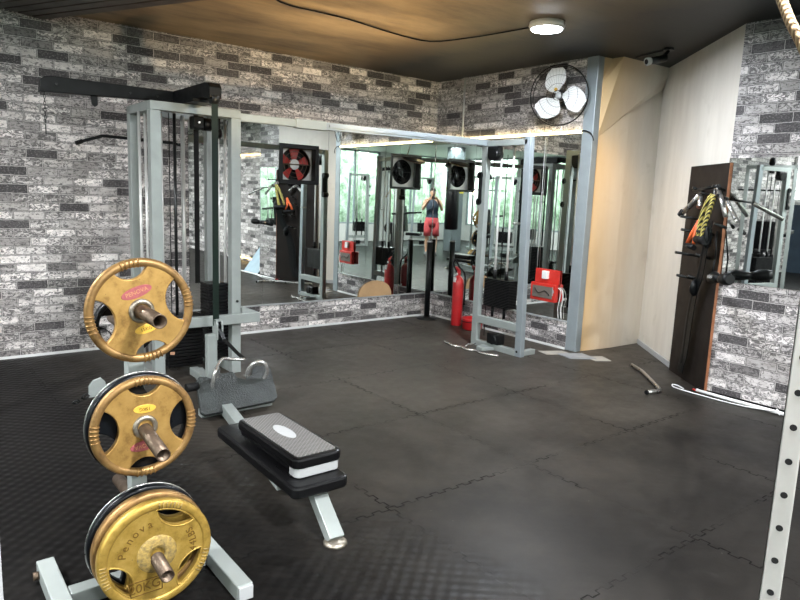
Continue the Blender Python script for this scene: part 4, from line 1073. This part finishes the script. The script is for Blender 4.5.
MB().tube([Wi(.33,.05,1.63), Wi(.27,.06,1.60), Wi(.22,.09,1.53)], .020, 10).build('grip', M['steel'], t)
MB().cyl(Wi(.50,.10,1.49), Wi(.53,.11,1.455), .027, n=12).build('end_cap', M['rubber'], t)
t = hung('straight_bar', 'short black straight bar across the top pegs of the hook board', Wi(.2,.08,1.67))
MB().cyl(Wi(.42,.06,1.665), Wi(-.03,.06,1.70), .014, n=10).build('bar', M['black'], t)
t = hung('chrome_stirrup', 'chrome cable handle hanging beside the rope on the hook board', Wi(-.1,.08,1.55))
MB().tube([Wi(-.04,.06,1.655), Wi(-.13,.07,1.58), Wi(-.21,.07,1.47)], .017, 10).build('grip', M['steel'], t)
MB().torus(Wi(-.01,.07,1.655), bn_, .028, .007, 20, 8).build('ring', M['chrome'], t)
t = hung('tube_bar', 'chrome tube handle sticking out right of the hook board over the mirror', Wi(-.3,.10,1.52))
MB().pipe(Wi(-.24,.08,1.575), Wi(-.48,.12,1.455), .017, .004, 14).build('grip', M['chrome'], t)
MB().cyl(W(-.17,.0,1.575), Wi(-.25,.08,1.575), .009, n=8).build('shank', M['darksteel'], t)
t = hung('triceps_rope', 'yellow and black twisted triceps rope hanging on the hook board', Wi(.05,.09,1.3))
MB().tube([Wi(.0,.09,1.63), Wi(.05,.11,1.55), Wi(.11,.11,1.42), Wi(.145,.10,1.29)], .021, 10, smooth_pts=4).build('rope_strand', M['yrope'], t)
MB().tube([Wi(-.02,.08,1.63), Wi(.0,.10,1.52), Wi(.03,.11,1.40), Wi(.055,.11,1.28)], .021, 10, smooth_pts=4).build('rope_strand', M['yrope'], t)
MB().cyl(Wi(.17,.10,1.27), Wi(-.03,.12,1.27), .034, n=14).build('rope_end', M['rubber'], t)
t = hung('stirrup_handle', 'orange taped stirrup handle hanging left of the twisted rope', Wi(.3,.08,1.25))
MB().tube([Wi(.18,.09,1.42), Wi(.26,.11,1.30), Wi(.29,.12,1.23)], .018, 8).build('strap', M['orange'], t)
MB().tube([Wi(.18,.09,1.42), Wi(.20,.11,1.30), Wi(.17,.12,1.23)], .014, 8).build('strap', M['orange'], t)
MB().cyl(Wi(.33,.12,1.215), Wi(.14,.13,1.20), .022, n=14).build('grip', M['rubber'], t)
t = hung('strap_bundle', 'bundle of long black straps hanging down the hook board', Wi(.1,.06,.1))
random.seed(11)
for k in range(5):
    j = random.uniform(-.03,.03)
    pts = [Wi(-.03+j,.10,1.43-k*.02), Wi(.03+j*.5,.09,1.20), Wi(.10+j,.07,1.0), Wi(.20+j,.06,.80), Wi(.26+j*1.4,.05,.55), Wi(.28+j,.05,.35-k*.03), Wi(.33+j,.05,.10+k*.02)]
    MB().strip(catmull([Vector(p) for p in pts], 4), bg_*.085*(1-.1*k) + bn_*random.uniform(-.015,.015), .006).build('strap', M['black'], t)
MB().blob(Wi(.17,.08,.87), (.05,.03,.07), 12, 8, .08).build('knot', M['black'], t)
MB().blob(Wi(.0,.09,1.30), (.05,.03,.09), 12, 8, .08).build('knot', M['black'], t)
# black roll of ankle cuffs at the foot of the mirror
def Wi(s, o, z): return W(s-.28, o, z)
t = hung('ankle_cuff', 'rolled black ankle cuffs with a silver buckle at the bottom edge of the right mirror', Vector((4.97,2.32,.98)))
MB().tube([Wi(.05,.06,.94), Wi(.01,.07,.95), Wi(-.05,.08,.97), Wi(-.12,.09,.965), Wi(-.17,.09,.97)], [.028,.042,.046,.034,.030], 12).build('cuff', M['black'], t)
MB().tube([Wi(-.17,.09,.97), Wi(-.22,.09,.975), Wi(-.28,.09,.98), Wi(-.32,.09,.985)], [.030,.044,.048,.036], 12).build('cuff', M['black'], t)
MB().cyl(Wi(.02,.07,.98), Wi(.02,.06,1.10), .007, n=8).tube([Wi(.02,.06,1.10), Wi(.06,.05,1.32)], .006, 6).build('cord', M['black'], t)
MB().box(*[tuple(Wi(-.08,.125,.975) + Vector((q_*.012, q_*.02, q_*.012))) for q_ in (-1,1)]).build('buckle', M['chrome'], t)

# ------------------------------------------------------------------ small things on the floor
t = thing('bent_handle', 'grey cranked metal bar lying on the mats near the hook board', 'cable bar', (5.1, 3.0, 0))
MB().tube([(5.41,3.33,.018),(5.29,3.15,.018),(5.10,2.95,.018),(4.915,2.76,.018),(4.86,2.72,.018),(4.80,2.73,.018),(4.72,2.745,.018)], .0155, 10).build('bar', M['steel'], t)
MB().cyl((4.72,2.745,.018),(4.705,2.747,.018), .018, n=12).build('end_cap', M['rubber'], t)
for pts, m_, z, lb in (([(5.10,4.20),(5.33,4.08),(5.30,3.93),(5.06,4.05)], 'paper', .004, 'pale broken tile piece leaning toward the grey end post'),
                    ([(5.18,4.02),(5.42,3.90),(5.35,3.68),(5.13,3.82)], 'paper2', .008, 'grey tile offcut in the middle of the pile by the end post'),
                    ([(5.32,3.80),(5.50,3.72),(5.42,3.56),(5.28,3.64)], 'paper', .005, 'pale tile offcut nearest the plaster recess')):
    o = MB().prism([(x,y,.0) for x,y in pts], (0,0,z)).build('tile_offcut', M[m_]); tag(o, lb, 'tile', 'tile offcuts on the floor')
o = MB().tube([(5.13,2.555,.022),(5.12,2.3,.02),(5.115,1.9,.02),(5.11,1.2,.02)], .014, 8).build('floor_conduit', M['white']); tag(o, 'white conduit along the foot of the pale brick wall', 'conduit')
o = MB().tube([(5.12,2.66,.008),(5.17,2.74,.008),(5.16,2.78,.008),(5.10,2.74,.008),(5.08,2.66,.008),(5.07,2.56,.008),(5.075,2.2,.008),(5.09,1.95,.03),(5.12,1.93,.04),(5.10,1.90,.008)], .005, 6, smooth_pts=4).build('thin_cable', M['white']); tag(o, 'thin white cable curling on the mats below the hook board', 'cable')
o = MB().cyl((5.135,2.54,.012),(5.165,2.60,.012), .010, n=8).build('red_plug', M['redbox']); tag(o, 'small red plug end at the foot of the hook board', 'plug')

# perforated upright at the right edge
ux, uy = 1.285, .468
t = thing('rack_upright', 'perforated bare metal rack upright cutting the right edge of the view', 'rack upright', (ux+.02, uy, 0))
# section is square to the wall grid, holes on the face toward the photographer
fd_ = Vector((math.sin(1.235), math.cos(1.235), 0)); sd_ = Vector((fd_.y, -fd_.x, 0))
pc = Vector((0,0,0)) + fd_*1.365 + sd_*(-.0045)
w2, dp = .0168, .045
q = [pc - sd_*w2, pc + sd_*w2, pc + sd_*w2 + fd_*dp, pc - sd_*w2 + fd_*dp]
MB().prism(q, (0,0,2.3)).build('column', M['alu'], t, bevel=.003)
MB().prism([pc - sd_*(w2+.001), pc - sd_*(w2+.001) + fd_*dp, pc - sd_*(w2+.0005) + fd_*dp, pc-sd_*(w2+.0005)], (0,0,2.3)).build('shadow_side', M['darksteel'], t, label='side face with its shade laid on as a dark sheet')  # thin dark sheet stands for the shade on this side
for k in range(26):
    z = .315 + k*.066
    MB().cyl(pc + Vector((0,0,z)) - fd_*.0012, pc + Vector((0,0,z)) + fd_*.001, .0062, n=14).build('hole', M['hole'], t)
MB().prism([pc - sd_*.08 - fd_*.05, pc + sd_*.08 - fd_*.05, pc + sd_*.08 + fd_*.09, pc - sd_*.08 + fd_*.09], (0,0,.008)).build('base_plate', M['alu'], t)
# pale post at the left edge
t = MB().box((.085, 1.70, 0), (.159, 1.75, 1.5)).build('rack_upright', M['palegrey']); tag(t, 'pale grey upright just inside the lower left edge of the view', 'rack upright')

# tan rope at upper right
o = MB().tube([(1.55,1.02,2.878),(1.60,.90,2.42),(1.66,.735,1.985),(1.71,.69,1.87),(1.80,.62,1.66),(1.86,.50,1.45)], .0115, 10, smooth_pts=5).build('climbing_rope', M['tanrope']); tag(o, 'tan twisted rope hanging from the ceiling at the upper right', 'rope')
# black hatch on the ceiling at top right
o = MB().box((4.10,1.35,2.80),(4.62,1.80,C)).build('ceiling_box', M['plastic'], bevel=.005); tag(o, 'black box on the ceiling at the upper right corner', 'ceiling box')

# blue mat leaning on the right wall (seen in the mirror)
t = thing('exercise_mat', 'pale blue folded exercise mat leaning on the set-back wall, seen in the mirror', 'exercise mat', (5.6, 1.45, 0))
MB().prism([(5.20,1.78,.0),(5.20,1.20,.0),(5.62,1.20,.56),(5.62,1.78,.56)], (.07,0,-.045)).build('mat_body', M['plastic'], t, bevel=.01)
MB().prism([(5.188,1.775,.008),(5.188,1.205,.008),(5.60,1.205,.558),(5.60,1.775,.558)], (.012,0,-.008)).build('mat_face', M['bluevinyl'], t)

# ------------------------------------------------------------------ machines in the hall behind the photographer (seen in the mirrors)
index_kids()
spots = [(-.42, 4.36, 1.9, 'cable column standing left of the lat machine, seen in the right-hand mirror'), (-2.2,-2.6, .9, 'cable column deepest in the corner by both window walls'), (-3.4,.6,.3,'cable column beside the west windows'), (-.2,-3.2,1.4,'cable column beside the street-side windows'), (-1.6,1.4,.6,'cable column in the middle of the hall')]
for x, y, a, lb in spots:
    c = copy_tree(cmB); c.location = (x, y, 0); c.rotation_euler.z = a; c['label'] = lb; c['group'] = 'cable columns in the hall'
def multi_gym(label, loc, rz, pad='seatpad'):
    t = thing('multi_gym', label, 'exercise machine', loc, rz, 'multi gyms in the hall')
    B = lambda mb, nm, m, **k: mb.build(nm, m, t, local=True, **k)
    for y in (-.35,.35):
        B(MB().bar((0,y,0),(0,y,2.15), .06,.06,(0,1,0)), 'post', M['silver'], bevel=.003)
        B(MB().box((-.45,y-.03,0),(.55,y+.03,.06)), 'base_beam', M['silver'])
        B(MB().cyl((.10,y*.5,.1),(.10,y*.5,2.1), .013, n=10), 'guide_rod', M['rod'])
        B(MB().cyl((.16,y*.62,.1),(.16,y*.62,2.1), .013, n=10), 'guide_rod', M['rod'])
    B(MB().box((-.03,-.38,2.09),(.03,.38,2.15)), 'top_beam', M['silver'])
    B(MB().tube([(.75,0,2.14),(.4,0,2.22),(-.3,0,2.22),(-.5,0,2.16)], .045, 12), 'top_arm', M['black'])
    for i in range(16):
        B(MB().box((.04,-.17,.10+i*.036),(.17,.17,.133+i*.036)), 'stack_plate', M['stack'])
    B(MB().box((.45,-.16,.42),(.85,.16,.50)), 'seat_pad', M[pad], bevel=.02)
    B(MB().bar((.42,0,.52),(.34,0,1.22), .30,.07,(1,0,0)), 'back_pad', M[pad], bevel=.02)
    B(MB().bar((.6,0,0),(.6,0,.42), .05,.05,(0,1,0)), 'seat_post', M['silver'])
    B(MB().bar((.1,-.30,1.0),(.75,-.42,1.05), .05,.05), 'press_arm', M['black'])
    B(MB().bar((.1,.30,1.0),(.75,.42,1.05), .05,.05), 'press_arm', M['black'])
    B(MB().cyl((-.02,-.12,.6),(-.02,.12,.6), .16, n=24), 'cam_wheel', M['plastic'])
    B(MB().cyl((.70,-.04,2.10),(.70,.04,2.10), .06, n=20), 'pulley', M['plastic'])
    B(MB().cyl((.70,-.5,1.75),(.70,.5,1.75), .014, n=8), 'lat_bar', M['black'])
    B(MB().cyl((.70,0,1.75),(.70,0,2.08), .004, n=6), 'cable', M['black'])
    return t
mg = multi_gym('multi gym standing left of the lat machine, seen in the right-hand mirror', (-1.25, 4.95, 0), 2.75)
index_kids()
for x, y, a, lb in [(-2.4,3.6,.2,'multi gym in front of the navy banner'), (-3.0,-1.2,1.0,'multi gym between the hall windows'), (-.3,-2.1,2.2,'multi gym behind the photographer'), (2.4,-3.2,1.6,'multi gym by the farthest street-side window')]:
    c = copy_tree(mg); c.location = (x, y, 0); c.rotation_euler.z = a; c['label'] = lb
# black heavy bag
t = thing('punching_bag', 'long black punching bag hanging from the ceiling in the hall', 'punching bag', (-1.0, -.4, .8))
MB().lathe((-1.0,-.4,.65), (0,0,1), [(.0001,0),(.16,.01),(.18,.04),(.18,1.22),(.16,1.26),(.0001,1.27)], 28).build('bag', M['seatpad'], t)
for a in range(4):
    MB().cyl((-1.0+.13*math.cos(a*PI/2), -.4+.13*math.sin(a*PI/2), 1.91), (-1.0,-.4,2.3), .005, n=6).build('chain', M['chrome'], t)
MB().cyl((-1.0,-.4,2.3),(-1.0,-.4,C), .008, n=6).build('hanger', M['chrome'], t)
# column with a yellow band
t = thing('pillar', 'dark grey square pillar with a yellow band in the hall', 'pillar', (-1.55,-1.35,0))
MB().box((-1.95,-1.35,0),(-1.60,-1.0,C)).build('shaft', paint('slate_paint', (.13,.16,.17), .6, 0, .08, 4), t)
MB().box((-1.955,-1.355,1.62),(-1.595,-.995,1.78)).build('band', M['yellow'], t)

# ------------------------------------------------------------------ the photographer (seen in the mirrored corner)
def skin(name, verts, edges, radii, mat, parent, sub=2, root=0):
    me = bpy.data.meshes.new(name); me.from_pydata(verts, edges, [])
    o = bpy.data.objects.new(name, me); COL.objects.link(o)
    m = o.modifiers.new('s', 'SKIN'); m.use_smooth_shade = True
    for i, r in enumerate(radii):
        r = r if isinstance(r, tuple) else (r, r)
        me.skin_vertices[0].data[i].radius = r
        me.skin_vertices[0].data[i].use_root = (i == root)
    sb = o.modifiers.new('u', 'SUBSURF'); sb.levels = sub; sb.render_levels = sub
    dg = bpy.context.evaluated_depsgraph_get(); dg.update()
    me2 = bpy.data.meshes.new_from_object(o.evaluated_get(dg)); bpy.data.objects.remove(o)
    me2.polygons.foreach_set('use_smooth', [True]*len(me2.polygons))
    me2.materials.clear(); me2.materials.append(mat)
    ob = bpy.data.objects.new(name, me2); COL.objects.link(ob); ob.parent = parent
    return ob
fw = Vector((math.sin(yaw), math.cos(yaw), 0))
per = thing('person', 'person in navy tank top and red shorts holding up a phone in the mirrored corner', 'person', tuple(-fw*.44), -yaw)
V = []; E_ = []; Rd = []
def v(p, r, link=None):
    V.append(p); Rd.append(r)
    if link is not None: E_.append((link, len(V)-1))
    return len(V)-1
pel = v((0,0,.94), (.15,.11)); wa = v((0,.0,1.08), (.13,.10), pel); che = v((0,.01,1.26), (.155,.115), wa); sh = v((0,0,1.40), (.12,.085), che)
nk = v((0,.01,1.475), .055, sh); hd0 = v((0,.025,1.54), .065, nk); hd1 = v((0,.03,1.61), (.075,.09), hd0); hd2 = v((0,.02,1.68), (.065,.08), hd1)
nose = v((0,.118,1.605), .012, hd1)
for s in (-1,1):
    ear = v((s*.08,.02,1.605), .014, hd1)
    c1 = v((s*.14,0,1.405), .06, sh); s1_ = v((s*.195,.01,1.375), .052, c1); el_ = v((s*.25,.10,1.16), .038, s1_); fm = v((s*.19,.24,1.29), .034, el_); wr = v((s*.115,.345,1.425), .024, fm)
    pm = v((s*.098,.375,1.46), (.022,.032), wr)
    # fingers curl behind the phone, thumb along its near face
    for j in range(4):
        dz = -.020+.0165*j; ln = (.9, 1.05, 1.0, .78)[3-j]
        k1 = v((s*.090,.398,1.472+dz), .0088, pm); k2 = v((s*(.080-.01*ln),.418,1.476+dz), .0080, k1); k3 = v((s*(.062-.022*ln),.420,1.478+dz), .0072, k2)
    t1 = v((s*.082,.362,1.488), .0105, pm); t2 = v((s*.062,.372,1.506), .0085, t1)
    hp_ = v((s*.09,0,.88), (.088,.095), pel); kn = v((s*.115,.02,.50), .055, hp_); cf = v((s*.118,-.015,.33), .052, kn); an = v((s*.12,-.01,.10), .034, cf); to = v((s*.13,.13,.045), (.035,.028), an)
body = skin('body', V, E_, Rd, M['skin'], per, 2, pel)
B = lambda mb, nm, m, par=per, **k: mb.build(nm, m, par, local=True, **k)
B(MB().loft([(0,0,.90,.168,.125),(0,0,1.0,.160,.120),(0,.005,1.12,.152,.115),(0,.01,1.25,.172,.13),(0,.005,1.36,.178,.118),(0,.0,1.42,.125,.085),(0,0,1.445,.075,.060)], 28, False), 'tank_top', M['tank'])
sh_ = MB().loft([(0,0,.74,.19,.13),(0,0,.85,.185,.135),(0,0,.97,.170,.125)], 28, True)
for s in (-1,1): sh_.loft([(s*.115,.015,.50,.095,.095),(s*.10,.005,.65,.10,.105),(s*.09,0,.86,.105,.115)], 20, True)
B(sh_, 'shorts', M['shorts'])
B(MB().blob((0,.01,1.655), (.083,.095,.085), 18, 12, .02), 'hair', M['hair'])
for s in (-1,1):
    B(MB().blob((s*.03,.108,1.625), (.014,.008,.008), 10, 6), 'eye', M['white'])
    B(MB().loft([(s*.125,.06,.0,.050,.14),(s*.125,.06,.03,.052,.142),(s*.125,.05,.07,.042,.115),(s*.122,-.01,.11,.038,.045)], 20), 'shoe', M['shoe'])
B(MB().blob((0,.112,1.568), (.024,.007,.007), 10, 6), 'mouth', M['redletter'])
ph = thing('phone', 'black phone held up by the person in the tank top', 'phone', tuple(-fw*.035 + Vector((0,0,1.475))), -yaw)
MB().cbox((0,0,0), (.155,.008,.075)).build('phone_body', M['plastic'], ph, local=True, bevel=.003)
MB().cbox((0,-.0042,0), (.145,.0006,.066)).build('screen', M['darksteel'], ph, local=True)

sc = bpy.context.scene
sc.view_settings.view_transform = 'Standard'; sc.view_settings.look = 'None'
sc.view_settings.exposure = 1.02; sc.view_settings.gamma = 1.0
sc.cycles.max_bounces = 10; sc.cycles.glossy_bounces = 6; sc.cycles.transparent_max_bounces = 12
sc.cycles.sample_clamp_indirect = 6; sc.cycles.use_denoising = True; sc.cycles.caustics_reflective = False
